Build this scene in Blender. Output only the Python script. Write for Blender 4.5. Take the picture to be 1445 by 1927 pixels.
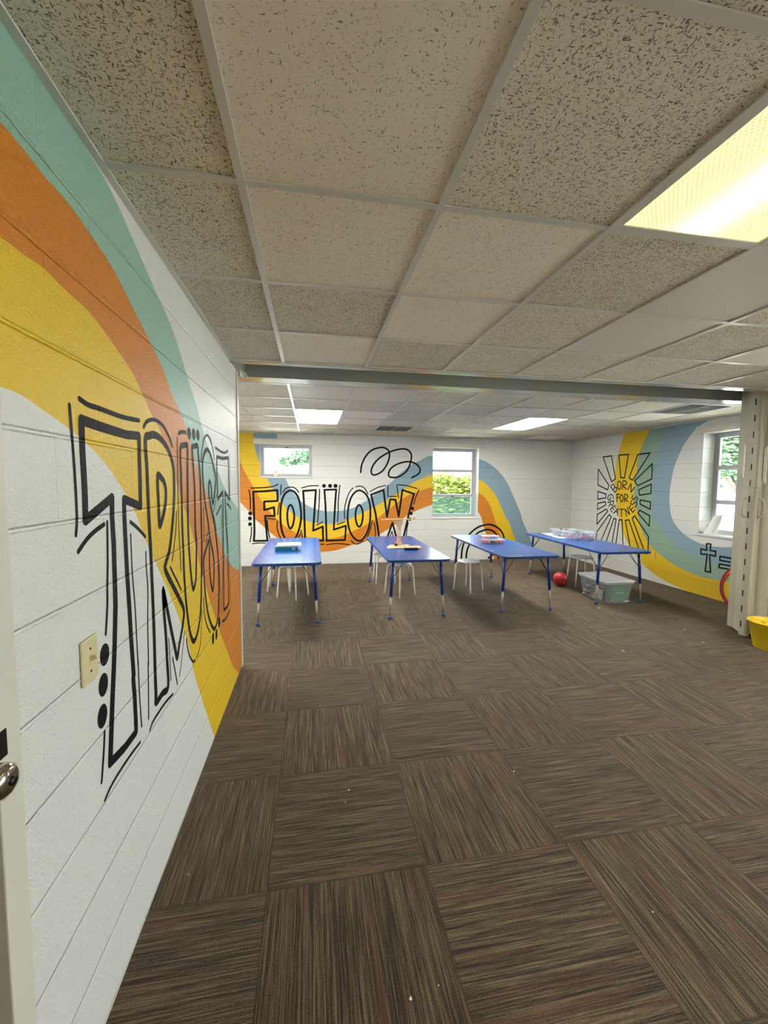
import bpy, bmesh, math, random
from mathutils import Vector, Matrix
from mathutils.geometry import delaunay_2d_cdt

for o in list(bpy.data.objects): bpy.data.objects.remove(o)
S = bpy.context.scene
COL = S.collection
PI = math.pi
R = math.radians

# ------------------------------------------------------------------ camera, sky, sun, exposure
CAM = (0.5807, 0.0, 1.5214)
YAW, PITCH, ROLL, FPX = 0.1751, -0.0707, 0.0064, 769.5
def make_camera():
    cy, sy = math.cos(YAW), math.sin(YAW)
    f = Vector((sy*math.cos(PITCH), cy*math.cos(PITCH), math.sin(PITCH)))
    r = Vector((cy, -sy, 0)); u = r.cross(f)
    r2 = r*math.cos(ROLL)+u*math.sin(ROLL); u2 = -r*math.sin(ROLL)+u*math.cos(ROLL)
    cd = bpy.data.cameras.new('camera'); co = bpy.data.objects.new('camera', cd); COL.objects.link(co)
    m = Matrix.Identity(4)
    for i in range(3):
        m[i][0] = r2[i]; m[i][1] = u2[i]; m[i][2] = -f[i]; m[i][3] = CAM[i]
    co.matrix_world = m
    cd.sensor_fit = 'HORIZONTAL'; cd.sensor_width = 36; cd.lens = FPX/1445*36
    cd.clip_start = .02; cd.clip_end = 300
    S.camera = co
make_camera()
S.view_settings.view_transform = 'Standard'; S.view_settings.look = 'None'
S.view_settings.gamma = 1; S.view_settings.use_curve_mapping = False
EXPOSURE = 1.6
SKY = 6.0
SUN = 10.0
PANEL_NEAR, PANEL_ADDED, PANEL_FAR = .40, 13.0, 13.5
S.view_settings.exposure = EXPOSURE
w = bpy.data.worlds.new('sky'); S.world = w; w.use_nodes = True
bg = w.node_tree.nodes['Background']; bg.inputs[0].default_value = (.90, .96, 1, 1); bg.inputs[1].default_value = SKY
sd = bpy.data.lights.new('sun', 'SUN'); sd.energy = SUN; sd.angle = R(3); sd.color = (1, .96, .88)
so = bpy.data.objects.new('sun', sd); COL.objects.link(so)
so.rotation_euler = Vector((-.5, -.62, 1.0)).to_track_quat('Z', 'Y').to_euler(); so.location = (-6, -8, 14)

# ------------------------------------------------------------------ helpers
def tag(o, label=None, cat=None, group=None, kind=None):
    if label: o['label'] = label
    if cat: o['category'] = cat
    if group: o['group'] = group
    if kind: o['kind'] = kind
    return o
def thing(name, label, cat, loc=(0,0,0), rz=0, group=None):
    o = bpy.data.objects.new(name, None); COL.objects.link(o)
    o.empty_display_size = .1; o.location = loc; o.rotation_euler = (0, 0, rz)
    return tag(o, label, cat, group)
def copy_tree(o, parent=None):
    c = o.copy(); COL.objects.link(c)
    if parent: c.parent = parent
    for ch in [x for x in bpy.data.objects if x.parent == o]: copy_tree(ch, c)
    return c
class MB:
    def __init__(s): s.bm = bmesh.new(); s.uv = s.bm.loops.layers.uv.new('UVMap'); s.mi = 0
    def faces(s, vs, fs, mi=None, smooth=False, uvs=None):
        v = [s.bm.verts.new(p) for p in vs]
        out = []
        for f in fs:
            try: fc = s.bm.faces.new([v[i] for i in f])
            except ValueError: continue
            fc.material_index = s.mi if mi is None else mi; fc.smooth = smooth
            if uvs:
                for l, i in zip(fc.loops, f): l[s.uv].uv = uvs[i]
            out.append(fc)
        return out
    def box(s, a, b, mi=None, m=None):
        x0, y0, z0 = a; x1, y1, z1 = b
        vs = [Vector(p) for p in ((x0,y0,z0),(x1,y0,z0),(x1,y1,z0),(x0,y1,z0),(x0,y0,z1),(x1,y0,z1),(x1,y1,z1),(x0,y1,z1))]
        if m: vs = [m @ v for v in vs]
        return s.faces(vs, [(3,2,1,0),(4,5,6,7),(0,1,5,4),(1,2,6,5),(2,3,7,6),(3,0,4,7)], mi)
    def prism(s, pts, z0, z1, mi=None, smooth=False, taper=1.0, cap=True):
        n = len(pts)
        cx = sum(p[0] for p in pts)/n; cy = sum(p[1] for p in pts)/n
        vs = [(p[0], p[1], z0) for p in pts]+[(cx+(p[0]-cx)*taper, cy+(p[1]-cy)*taper, z1) for p in pts]
        fs = [(i, (i+1) % n, n+(i+1) % n, n+i) for i in range(n)]
        s.faces(vs, fs, mi, smooth)
        if cap: s.faces(vs, [tuple(range(n))[::-1], tuple(range(n, 2*n))], mi)
    def tube(s, pts, r, seg=10, mi=None, caps=True, r2=None, closed=False):
        pts = [Vector(p) for p in pts]; n = len(pts); rings = []; up = None
        for i, p in enumerate(pts):
            if closed: t = (pts[(i+1) % n]-pts[i-1]).normalized()
            else: t = (pts[min(i+1, n-1)]-pts[max(i-1, 0)]).normalized()
            if up is None:
                up = Vector((0,0,1)) if abs(t.z) < .9 else Vector((1,0,0))
            sx = t.cross(up).normalized(); up = sx.cross(t).normalized()
            rr = r if r2 is None else r+(r2-r)*i/(n-1)
            rings.append([p+sx*math.cos(a)*rr+up*math.sin(a)*rr for a in [2*PI*k/seg for k in range(seg)]])
        vs = [q for rg in rings for q in rg]; fs = []
        for i in range(n if closed else n-1):
            j = (i+1) % n
            for k in range(seg):
                fs.append((i*seg+k, i*seg+(k+1) % seg, j*seg+(k+1) % seg, j*seg+k))
        if caps and not closed: fs += [tuple(range(seg))[::-1], tuple(range((n-1)*seg, n*seg))]
        s.faces(vs, fs, mi, True)
    def lathe(s, prof, seg=24, mi=None, c=(0,0,0), m=None, smooth=True):
        vs = []; n = len(prof)
        for (r, z) in prof:
            for k in range(seg):
                a = 2*PI*k/seg; v = Vector((r*math.cos(a), r*math.sin(a), z))
                if m: v = m @ v
                vs.append(v+Vector(c))
        fs = [(i*seg+k, i*seg+(k+1) % seg, (i+1)*seg+(k+1) % seg, (i+1)*seg+k) for i in range(n-1) for k in range(seg)]
        if prof[0][0] > 1e-5: fs.append(tuple(range(seg))[::-1])
        if prof[-1][0] > 1e-5: fs.append(tuple(range((n-1)*seg, n*seg)))
        s.faces(vs, fs, mi, smooth)
    def sphere(s, c, r, seg=20, mi=None):
        s.lathe([(max(1e-4, r*math.sin(PI*i/12)), -r*math.cos(PI*i/12)) for i in range(13)], seg, mi, c)
    def build(s, name, mats, parent=None, bevel=0, segs=2, fixn=True):
        bmesh.ops.remove_doubles(s.bm, verts=s.bm.verts, dist=1e-6) if fixn else None
        if fixn: bmesh.ops.recalc_face_normals(s.bm, faces=s.bm.faces)
        me = bpy.data.meshes.new(name); s.bm.to_mesh(me); s.bm.free()
        if not isinstance(mats, (list, tuple)): mats = [mats]
        for m in mats: me.materials.append(m)
        o = bpy.data.objects.new(name, me); COL.objects.link(o)
        if parent: o.parent = parent
        if bevel:
            b = o.modifiers.new('bevel', 'BEVEL'); b.width = bevel; b.segments = segs; b.limit_method = 'ANGLE'; b.angle_limit = R(40)
        return o
def rrect(x0, y0, x1, y1, r, n=5):
    pts = []
    for cx, cy, a0 in ((x1-r, y0+r, -90), (x1-r, y1-r, 0), (x0+r, y1-r, 90), (x0+r, y0+r, 180)):
        for k in range(n+1):
            a = R(a0+90*k/n); pts.append((cx+r*math.cos(a), cy+r*math.sin(a)))
    return pts

# ------------------------------------------------------------------ materials
class NT:
    def __init__(s, name):
        s.m = bpy.data.materials.new(name); s.m.use_nodes = True; s.t = s.m.node_tree
        s.b = s.t.nodes['Principled BSDF']; s.out = s.t.nodes['Material Output']
    def n(s, ty, **kw):
        nd = s.t.nodes.new(ty)
        for k, v in kw.items():
            if k.startswith('i_'):
                key = k[2:]; key = int(key) if key.isdigit() else key.replace('_', ' ')
                s.put(nd.inputs[key], v)
            else: setattr(nd, k, v)
        return nd
    def put(s, inp, v):
        if hasattr(v, 'is_output') or isinstance(v, bpy.types.NodeSocket): s.t.links.new(v, inp)
        else:
            if isinstance(v, tuple) and len(v) == 3 and inp.type == 'RGBA': v = v+(1,)
            inp.default_value = v
    def math(s, op, a, b=0.0, c=None):
        nd = s.n('ShaderNodeMath', operation=op); s.put(nd.inputs[0], a); s.put(nd.inputs[1], b)
        if c is not None: s.put(nd.inputs[2], c)
        return nd.outputs[0]
    def mix(s, f, a, b, blend='MIX'):
        nd = s.n('ShaderNodeMix', data_type='RGBA', blend_type=blend); s.put(nd.inputs[0], f); s.put(nd.inputs[6], a); s.put(nd.inputs[7], b)
        return nd.outputs[2]
    def fmix(s, f, a, b):
        nd = s.n('ShaderNodeMix', data_type='FLOAT'); s.put(nd.inputs[0], f); s.put(nd.inputs[2], a); s.put(nd.inputs[3], b)
        return nd.outputs[0]
    def ramp(s, f, stops, interp='LINEAR'):
        nd = s.n('ShaderNodeValToRGB'); s.put(nd.inputs[0], f); cr = nd.color_ramp; cr.interpolation = interp
        while len(cr.elements) < len(stops): cr.elements.new(.5)
        for e, (p, c) in zip(cr.elements, stops): e.position = p; e.color = (c+(1,)) if len(c) == 3 else c
        return nd.outputs[0]
    def coord(s, kind='Object'): return s.n('ShaderNodeTexCoord').outputs[kind]
    def noise(s, vec, scale, detail=2, rough=.5, dist=0.0):
        nd = s.n('ShaderNodeTexNoise'); s.put(nd.inputs['Vector'], vec); nd.inputs['Scale'].default_value = scale
        nd.inputs['Detail'].default_value = detail; nd.inputs['Roughness'].default_value = rough; nd.inputs['Distortion'].default_value = dist
        return nd.outputs['Fac']
    def bump(s, h, strength, dist, prev=None):
        nd = s.n('ShaderNodeBump'); s.put(nd.inputs['Height'], h); nd.inputs['Strength'].default_value = strength
        nd.inputs['Distance'].default_value = dist
        if prev is not None: s.put(nd.inputs['Normal'], prev)
        return nd.outputs[0]
    def set(s, **kw):
        for k, v in kw.items():
            s.put(s.b.inputs[{'col':'Base Color','rough':'Roughness','metal':'Metallic','normal':'Normal','coat':'Coat Weight','coatr':'Coat Roughness','trans':'Transmission Weight','emc':'Emission Color','ems':'Emission Strength','alpha':'Alpha','spec':'Specular IOR Level','ior':'IOR','sheen':'Sheen Weight'}[k]], v)
        return s
def srgb(r, g, b):
    f = lambda c: (c/255/12.92) if c/255 <= .04045 else ((c/255+.055)/1.055)**2.4
    return (f(r), f(g), f(b))
def plain(name, col, rough=.5, metal=0, var=.06, scale=30, bump=0.0, bs=200, coat=0):
    t = NT(name); v = t.coord()
    n = t.noise(v, scale, 3)
    c = t.mix(n, tuple(x*(1-var) for x in col), tuple(min(1, x*(1+var)) for x in col))
    t.set(col=c, rough=t.fmix(n, max(0, rough-.04), rough+.04), metal=metal, coat=coat)
    if bump: t.set(normal=t.bump(t.noise(v, bs, 2), bump, .001))
    return t.m
def block(name, col, rough=.38, groove=.0055, tint=None):
    """painted concrete block; UV is in metres on the wall, joints on multiples of .4064 / .2025"""
    t = NT(name); v = t.n('ShaderNodeUVMap').outputs[0]
    br = t.n('ShaderNodeTexBrick'); t.put(br.inputs['Vector'], v)
    for k, x in (('Scale', 1), ('Mortar Size', .0055), ('Mortar Smooth', .8), ('Brick Width', .4064), ('Row Height', .2025), ('Bias', 0)): br.inputs[k].default_value = x
    br.offset = .5
    sp = t.n('ShaderNodeSeparateXYZ'); t.put(sp.inputs[0], v)
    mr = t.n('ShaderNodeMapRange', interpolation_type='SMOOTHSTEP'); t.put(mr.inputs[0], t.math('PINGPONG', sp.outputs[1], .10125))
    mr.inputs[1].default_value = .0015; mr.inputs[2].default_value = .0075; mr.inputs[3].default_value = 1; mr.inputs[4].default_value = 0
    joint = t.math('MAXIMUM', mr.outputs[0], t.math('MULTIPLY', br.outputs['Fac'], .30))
    # stroke of the roller: coarse pitted texture
    n1 = t.noise(v, 70, 3, .6, .4); n2 = t.noise(v, 210, 3, .6); n3 = t.noise(v, 2.2, 2)
    c = t.mix(n3, tuple(x*.955 for x in col), tuple(min(1, x*1.02) for x in col))
    c = t.mix(t.math('MULTIPLY', t.noise(v, 140, 3, .7), .16), c, tuple(x*.78 for x in col))
    c = t.mix(t.math('MULTIPLY', joint, .8), c, tuple(min(1, x*1.10) for x in col))  # joints painted lighter for the light their concave faces catch
    t.set(col=c, rough=t.fmix(n1, rough-.06, rough+.10))
    nb = t.bump(t.math('ADD', t.math('MULTIPLY', n1, .8), t.math('MULTIPLY', n2, .6)), .75, .0085)
    t.set(normal=t.bump(t.math('SUBTRACT', 1, joint), 1.0, groove, nb))
    return t.m
M = {}
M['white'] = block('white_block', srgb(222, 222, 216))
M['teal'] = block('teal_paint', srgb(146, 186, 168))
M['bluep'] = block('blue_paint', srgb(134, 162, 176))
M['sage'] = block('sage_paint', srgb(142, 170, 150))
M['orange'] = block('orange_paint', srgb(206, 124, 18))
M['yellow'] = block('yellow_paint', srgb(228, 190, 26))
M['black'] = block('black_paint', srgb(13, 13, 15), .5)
M['black'].node_tree.nodes['Principled BSDF'].inputs['Specular IOR Level'].default_value = .15
MUR = {'white':0, 'teal':1, 'blue':2, 'sage':3, 'orange':4, 'yellow':5, 'black':6}
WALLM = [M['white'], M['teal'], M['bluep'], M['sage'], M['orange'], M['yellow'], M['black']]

def carpet():
    t = NT('carpet_tile'); v = t.coord()
    sx = t.n('ShaderNodeSeparateXYZ'); t.put(sx.inputs[0], v); x, y = sx.outputs[0], sx.outputs[1]
    cx = t.math('DIVIDE', t.math('SUBTRACT', x, .4081-.6111*40), .6111); cy = t.math('DIVIDE', t.math('SUBTRACT', y, 1.4741-.6111*40), .6111)
    ix = t.math('FLOOR', cx); iy = t.math('FLOOR', cy)
    par = t.math('MODULO', t.math('ADD', ix, iy), 2.0)
    ac = t.fmix(par, y, x); al = t.fmix(par, x, y)
    cmb = t.n('ShaderNodeCombineXYZ'); t.put(cmb.inputs[0], ix); t.put(cmb.inputs[1], iy)
    wn = t.n('ShaderNodeTexWhiteNoise', noise_dimensions='2D'); t.put(wn.inputs['Vector'], cmb.outputs[0])
    h = t.math('MULTIPLY', wn.outputs['Value'], 37.0)
    def st(fa, fl, det=2, off=0.0):
        c = t.n('ShaderNodeCombineXYZ'); t.put(c.inputs[0], t.math('MULTIPLY', ac, fa)); t.put(c.inputs[1], t.math('MULTIPLY', al, fl)); t.put(c.inputs[2], t.math('ADD', h, off))
        return t.noise(c.outputs[0], 1, det, .55)
    a = st(290, 5, 2); b = st(105, 3, 2, 9); r = st(30, 2.3, 2, 21); g = st(520, 330, 2, 5); d = st(520, 16, 1, 15)
    k = t.math('ADD', t.math('MULTIPLY', a, .54), t.math('ADD', t.math('MULTIPLY', b, .40), t.math('MULTIPLY', d, .20)))
    k = t.math('ADD', k, t.math('MULTIPLY', t.math('SUBTRACT', g, .5), .34))
    col = t.ramp(k, [(.42, srgb(34, 24, 14)), (.51, srgb(59, 45, 29)), (.58, srgb(83, 68, 46)), (.655, srgb(108, 92, 65)), (.75, srgb(128, 112, 82))])
    red = t.ramp(r, [(.54, (0,0,0)), (.68, (1,1,1))])
    col = t.mix(t.math('MULTIPLY', red, .40), col, t.mix(k, srgb(48, 22, 16), srgb(128, 72, 56)))
    blu = t.ramp(st(30, 1.1, 2, 55), [(.56, (0,0,0)), (.7, (1,1,1))])
    col = t.mix(t.math('MULTIPLY', blu, .15), col, t.mix(k, srgb(36, 36, 34), srgb(126, 124, 108)))
    # tile seams
    fx = t.math('PINGPONG', cx, .5); fy = t.math('PINGPONG', cy, .5)
    seam = t.math('LESS_THAN', t.math('MINIMUM', fx, fy), .006)
    col = t.mix(t.math('MULTIPLY', seam, .55), col, srgb(50, 40, 30))
    tv = t.math('ADD', t.math('MULTIPLY', wn.outputs['Value'], .16), .92)
    cc = t.n('ShaderNodeVectorMath', operation='SCALE'); t.put(cc.inputs[0], col); t.put(cc.inputs['Scale'], tv)
    t.set(col=cc.outputs[0], rough=.85, spec=.3, sheen=.10)
    hb = t.math('ADD', a, t.math('ADD', t.math('MULTIPLY', g, .6), t.math('MULTIPLY', d, .4)))
    t.set(normal=t.bump(t.math('SUBTRACT', hb, t.math('MULTIPLY', seam, .8)), .8, .004))
    return t.m
M['carpet'] = carpet()

def tile_mat(name, base, dark, thr, dens):
    t = NT(name); v = t.coord()
    def sc(a, b):
        m = t.n('ShaderNodeMapping'); t.put(m.inputs['Vector'], v); m.inputs['Scale'].default_value = (a, b, 1)
        m.inputs['Rotation'].default_value = (0, 0, .5 if a > b else .2); return m.outputs[0]
    n1 = t.noise(sc(260, 95), 1, 2, .5, .6); n2 = t.noise(sc(95, 260), 1, 2, .5, .6)
    n3 = t.noise(v, 330, 2, .5, .3); n4 = t.noise(v, 9, 2)
    mx = t.math('MAXIMUM', t.math('MAXIMUM', n1, n2), t.math('SUBTRACT', n3, .035))
    mx = t.math('ADD', mx, t.math('MULTIPLY', t.math('SUBTRACT', n4, .5), .06))
    mask = t.ramp(mx, [(thr, (0,0,0)), (thr+.03, (1,1,1))])
    fine = t.noise(v, 420, 2, .6)
    c = t.mix(t.math('MULTIPLY', t.noise(v, 3, 2), .5), base, tuple(x*.86 for x in base))
    c = t.mix(t.math('MULTIPLY', fine, .25), c, tuple(x*.6 for x in base))
    c = t.mix(t.math('MULTIPLY', mask, dens), c, dark)
    t.set(col=c, rough=.8, spec=.3, normal=t.bump(t.math('SUBTRACT', t.math('MULTIPLY', fine, .3), mask), .7, .003))
    return t.m
TB = srgb(238, 229, 208)
M['tile_a'] = tile_mat('fissured_tile_dense', TB, srgb(96, 86, 64), .615, .9)
M['tile_b'] = tile_mat('fissured_tile_sparse', srgb(248, 238, 220), srgb(120, 106, 80), .655, .8)
M['tile_c'] = tile_mat('fissured_tile_grey', srgb(232, 223, 202), srgb(96, 88, 68), .607, .9)
M['tile_s'] = plain('smooth_tile', srgb(216, 208, 196), .55, 0, .03, 4, .15, 300)
M['grid'] = plain('grid_white_enamel', srgb(205, 203, 192), .34, 0, .01, 1)
M['trimw'] = plain('jamb_paint', srgb(205, 201, 188), .35, 0, .03, 6, .1)
M['header'] = plain('header_grey_enamel', srgb(150, 152, 142), .3, 0, .05, 5)
M['lip'] = plain('header_lip_enamel', srgb(168, 166, 158), .16, .2, .03, 5)
M['darkmet'] = plain('dark_metal', srgb(52, 50, 46), .35, .8)
M['winframe'] = plain('window_vinyl', srgb(176, 178, 178), .35, 0, .03, 6)
M['sill'] = plain('window_sill_paint', srgb(214, 214, 210), .3, 0, .03, 6)
M['doorwood'] = None
def wood(name, c1, c2, scale=(3, 30, 3), rough=.4):
    t = NT(name); m = t.n('ShaderNodeMapping'); t.put(m.inputs['Vector'], t.coord()); m.inputs['Scale'].default_value = scale
    n = t.noise(m.outputs[0], 2, 5, .6, 1.5)
    t.set(col=t.ramp(n, [(.3, c1), (.7, c2)]), rough=rough); t.set(normal=t.bump(n, .2, .001)); return t.m
M['doorwood'] = wood('brown_door_wood', srgb(62, 32, 12), srgb(104, 60, 26), (12, 12, 1))
M['pine'] = wood('pale_wood', srgb(226, 186, 140), srgb(240, 210, 170), (30, 4, 4), .5)
M['tableblue'] = plain('table_blue_laminate', srgb(34, 80, 150), .26, 0, .04, 12, .04, 500, .1)
M['tableblue'].node_tree.nodes['Principled BSDF'].inputs['Specular IOR Level'].default_value = .38
M['edgeblue'] = plain('table_edge_blue', srgb(14, 60, 120), .35)
M['legblue'] = plain('leg_blue_enamel', srgb(28, 56, 140), .28)
M['chrome'] = plain('chrome_tube', srgb(188, 180, 164), .38, .55)
M['footblue'] = plain('ball_foot_blue', srgb(56, 84, 150), .4)
M['wire'] = plain('dark_brace_wire', srgb(50, 54, 72), .35, .7)
M['stoolw'] = plain('stool_white_enamel', srgb(242, 242, 236), .32)
def seatm():
    t = NT('stool_seat_mottled'); v = t.coord()
    vo = t.n('ShaderNodeTexVoronoi'); t.put(vo.inputs['Vector'], v); vo.inputs['Scale'].default_value = 26
    sp = t.ramp(vo.outputs['Distance'], [(.18, (1,1,1)), (.30, (0,0,0))])
    n = t.noise(v, 22, 3)
    c = t.mix(t.math('MULTIPLY', t.ramp(n, [(.45, (0,0,0)), (.6, (1,1,1))]), .5), srgb(222, 226, 230), srgb(160, 168, 178))
    c = t.mix(t.math('MULTIPLY', sp, .55), c, srgb(120, 128, 140)); t.set(col=c, rough=.3); return t.m
M['seat'] = seatm()
M['vinyl'] = None
def vinyl():
    t = NT('partition_vinyl'); v = t.coord(); n = t.noise(v, 7, 3); f = t.noise(v, 520, 2)
    m = t.n('ShaderNodeMapping'); t.put(m.inputs['Vector'], v); m.inputs['Scale'].default_value = (30, 30, 1.2)
    k = t.noise(m.outputs[0], 1, 3)
    c = t.mix(n, srgb(172, 166, 144), srgb(188, 182, 160)); c = t.mix(t.math('MULTIPLY', k, .3), c, srgb(120, 114, 94))
    t.set(col=c, rough=.5, normal=t.bump(t.math('ADD', f, t.math('MULTIPLY', k, 2)), .35, .0015)); return t.m
M['vinyl'] = vinyl()
M['postm'] = plain('partition_post_enamel', srgb(184, 180, 160), .35, .1)
M['handle'] = plain('pale_plastic', srgb(196, 194, 180), .35)
M['slot'] = plain('slot_dark', srgb(24, 22, 20), .7)
M['brightbar'] = plain('polished_bar', srgb(228, 226, 214), .2, .3)
M['ivory'] = plain('ivory_plastic', srgb(206, 194, 150), .3, 0, .03)
M['nickel'] = plain('nickel', srgb(190, 184, 174), .12, 1)
M['red'] = plain('red_rubber', srgb(186, 40, 48), .42, 0, .12, 20, .2, 300)
M['bucketY'] = plain('yellow_plastic', srgb(232, 200, 40), .35, 0, .04)
M['pomY'] = plain('yellow_fill', srgb(248, 214, 40), .7, 0, .1, 60, .4, 200)
M['pink'] = plain('pink_plastic', srgb(226, 70, 110), .3)
M['orangep'] = plain('orange_plastic', srgb(236, 104, 40), .3)
M['yellowp'] = plain('yellow_hoop_plastic', srgb(236, 190, 50), .3)
M['magenta'] = plain('magenta_tape', srgb(150, 40, 100), .35)
M['green'] = plain('green_card', srgb(48, 146, 86), .5)
M['tealbook'] = plain('teal_cover', srgb(16, 112, 128), .35)
M['page'] = plain('book_pages', srgb(232, 226, 212), .8)
M['cover'] = plain('pale_cover', srgb(232, 214, 206), .4, 0, .06, 30)
M['paper'] = plain('white_paper', srgb(226, 226, 222), .7)
M['darkp'] = plain('black_plastic', srgb(22, 22, 24), .4)
M['greyp'] = plain('grey_plastic', srgb(150, 156, 168), .5)
M['bunny'] = plain('peach_figurine', srgb(250, 212, 190), .5)
def clear(name, tint, alpha, rough=.2):
    t = NT(name); v = t.coord(); n = t.noise(v, 30, 3)
    tr = t.n('ShaderNodeBsdfTransparent'); tr.inputs[0].default_value = tint+(1,)
    t.set(col=t.mix(n, tint, tuple(min(1, x*1.05) for x in tint)), rough=rough)
    mx = t.n('ShaderNodeMixShader'); mx.inputs[0].default_value = alpha
    t.t.links.new(tr.outputs[0], mx.inputs[1]); t.t.links.new(t.b.outputs[0], mx.inputs[2]); t.t.links.new(mx.outputs[0], t.out.inputs[0])
    return t.m
M['tub'] = clear('clear_tub_plastic', (.9, .93, .95), .15)
M['tubrim'] = clear('tub_rim_plastic', (.9, .92, .94), .35)
M['lid'] = clear('frosted_lid_plastic', (.95, .98, 1.0), .72, .25)
def glass():
    t = NT('window_glass'); fr = t.n('ShaderNodeFresnel'); fr.inputs[0].default_value = 1.45
    tr = t.n('ShaderNodeBsdfTransparent'); tr.inputs[0].default_value = (.96, .98, .97, 1)
    gl = t.n('ShaderNodeBsdfGlossy'); gl.inputs['Roughness'].default_value = .02
    mx = t.n('ShaderNodeMixShader'); t.t.links.new(fr.outputs[0], mx.inputs[0]); t.t.links.new(tr.outputs[0], mx.inputs[1]); t.t.links.new(gl.outputs[0], mx.inputs[2]); t.t.links.new(mx.outputs[0], t.out.inputs[0]); return t.m
M['glass'] = glass()
M['screen'] = clear('insect_screen', (.62, .76, .76), .14, .6)
def panelm(name, col, col2, strength):
    t = NT(name); v = t.coord()
    s = t.n('ShaderNodeSeparateXYZ'); t.put(s.inputs[0], v)
    # prismatic lens: rows of small pyramids, brighter where the tubes sit behind it
    px = t.math('PINGPONG', t.math('MULTIPLY', t.math('ADD', s.outputs[0], s.outputs[1]), 62), .5); py = t.math('PINGPONG', t.math('MULTIPLY', t.math('SUBTRACT', s.outputs[0], s.outputs[1]), 62), .5)
    pr = t.math('ADD', px, py)
    tube = t.math('POWER', t.math('ABSOLUTE', t.math('SINE', t.math('MULTIPLY', t.math('ADD', s.outputs[0], .22), PI/.42))), 5.0)
    k = t.math('ADD', t.math('MULTIPLY', tube, .85), t.math('MULTIPLY', pr, .8))
    t.set(col=(.8, .8, .75), rough=.3, emc=t.mix(tube, col, col2), ems=t.math('MULTIPLY', t.math('ADD', .30, k), strength))
    return t.m
M['panel'] = panelm('yellowed_lens', (1, .95, .40), (1, .97, .60), PANEL_NEAR)
M['panel3'] = panelm('added_panel_lens', (1, .985, .93), (1, .99, .95), PANEL_ADDED)  # lens of the unseen panels added to brighten the near room
M['panel2'] = panelm('lens_far', (1, .985, .93), (1, .99, .95), PANEL_FAR)
def leafm(name, a, b):
    t = NT(name); v = t.coord(); n = t.noise(v, 1.6, 3)
    gm = t.n('ShaderNodeNewGeometry'); r = gm.outputs['Random Per Island']
    c = t.mix(t.fmix(.5, n, r), a, b); t.set(col=c, rough=.55)
    tl = t.n('ShaderNodeBsdfTranslucent'); t.put(tl.inputs[0], c)
    mx = t.n('ShaderNodeMixShader'); mx.inputs[0].default_value = .35
    t.t.links.new(t.b.outputs[0], mx.inputs[1]); t.t.links.new(tl.outputs[0], mx.inputs[2]); t.t.links.new(mx.outputs[0], t.out.inputs[0]); return t.m
M['leafY'] = leafm('leaves_yellow_green', srgb(62, 88, 26), srgb(138, 146, 54))
M['leafG'] = leafm('leaves_blue_green', srgb(40, 72, 56), srgb(92, 122, 84))
M['leafP'] = leafm('leaves_pale_green', srgb(92, 122, 104), srgb(140, 168, 150))
M['bark'] = plain('bark', srgb(90, 78, 64), .8, 0, .2, 12, .5, 60)
M['ground'] = plain('pale_concrete', srgb(222, 220, 214), .8, 0, .06, 3, .2, 90)

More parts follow.
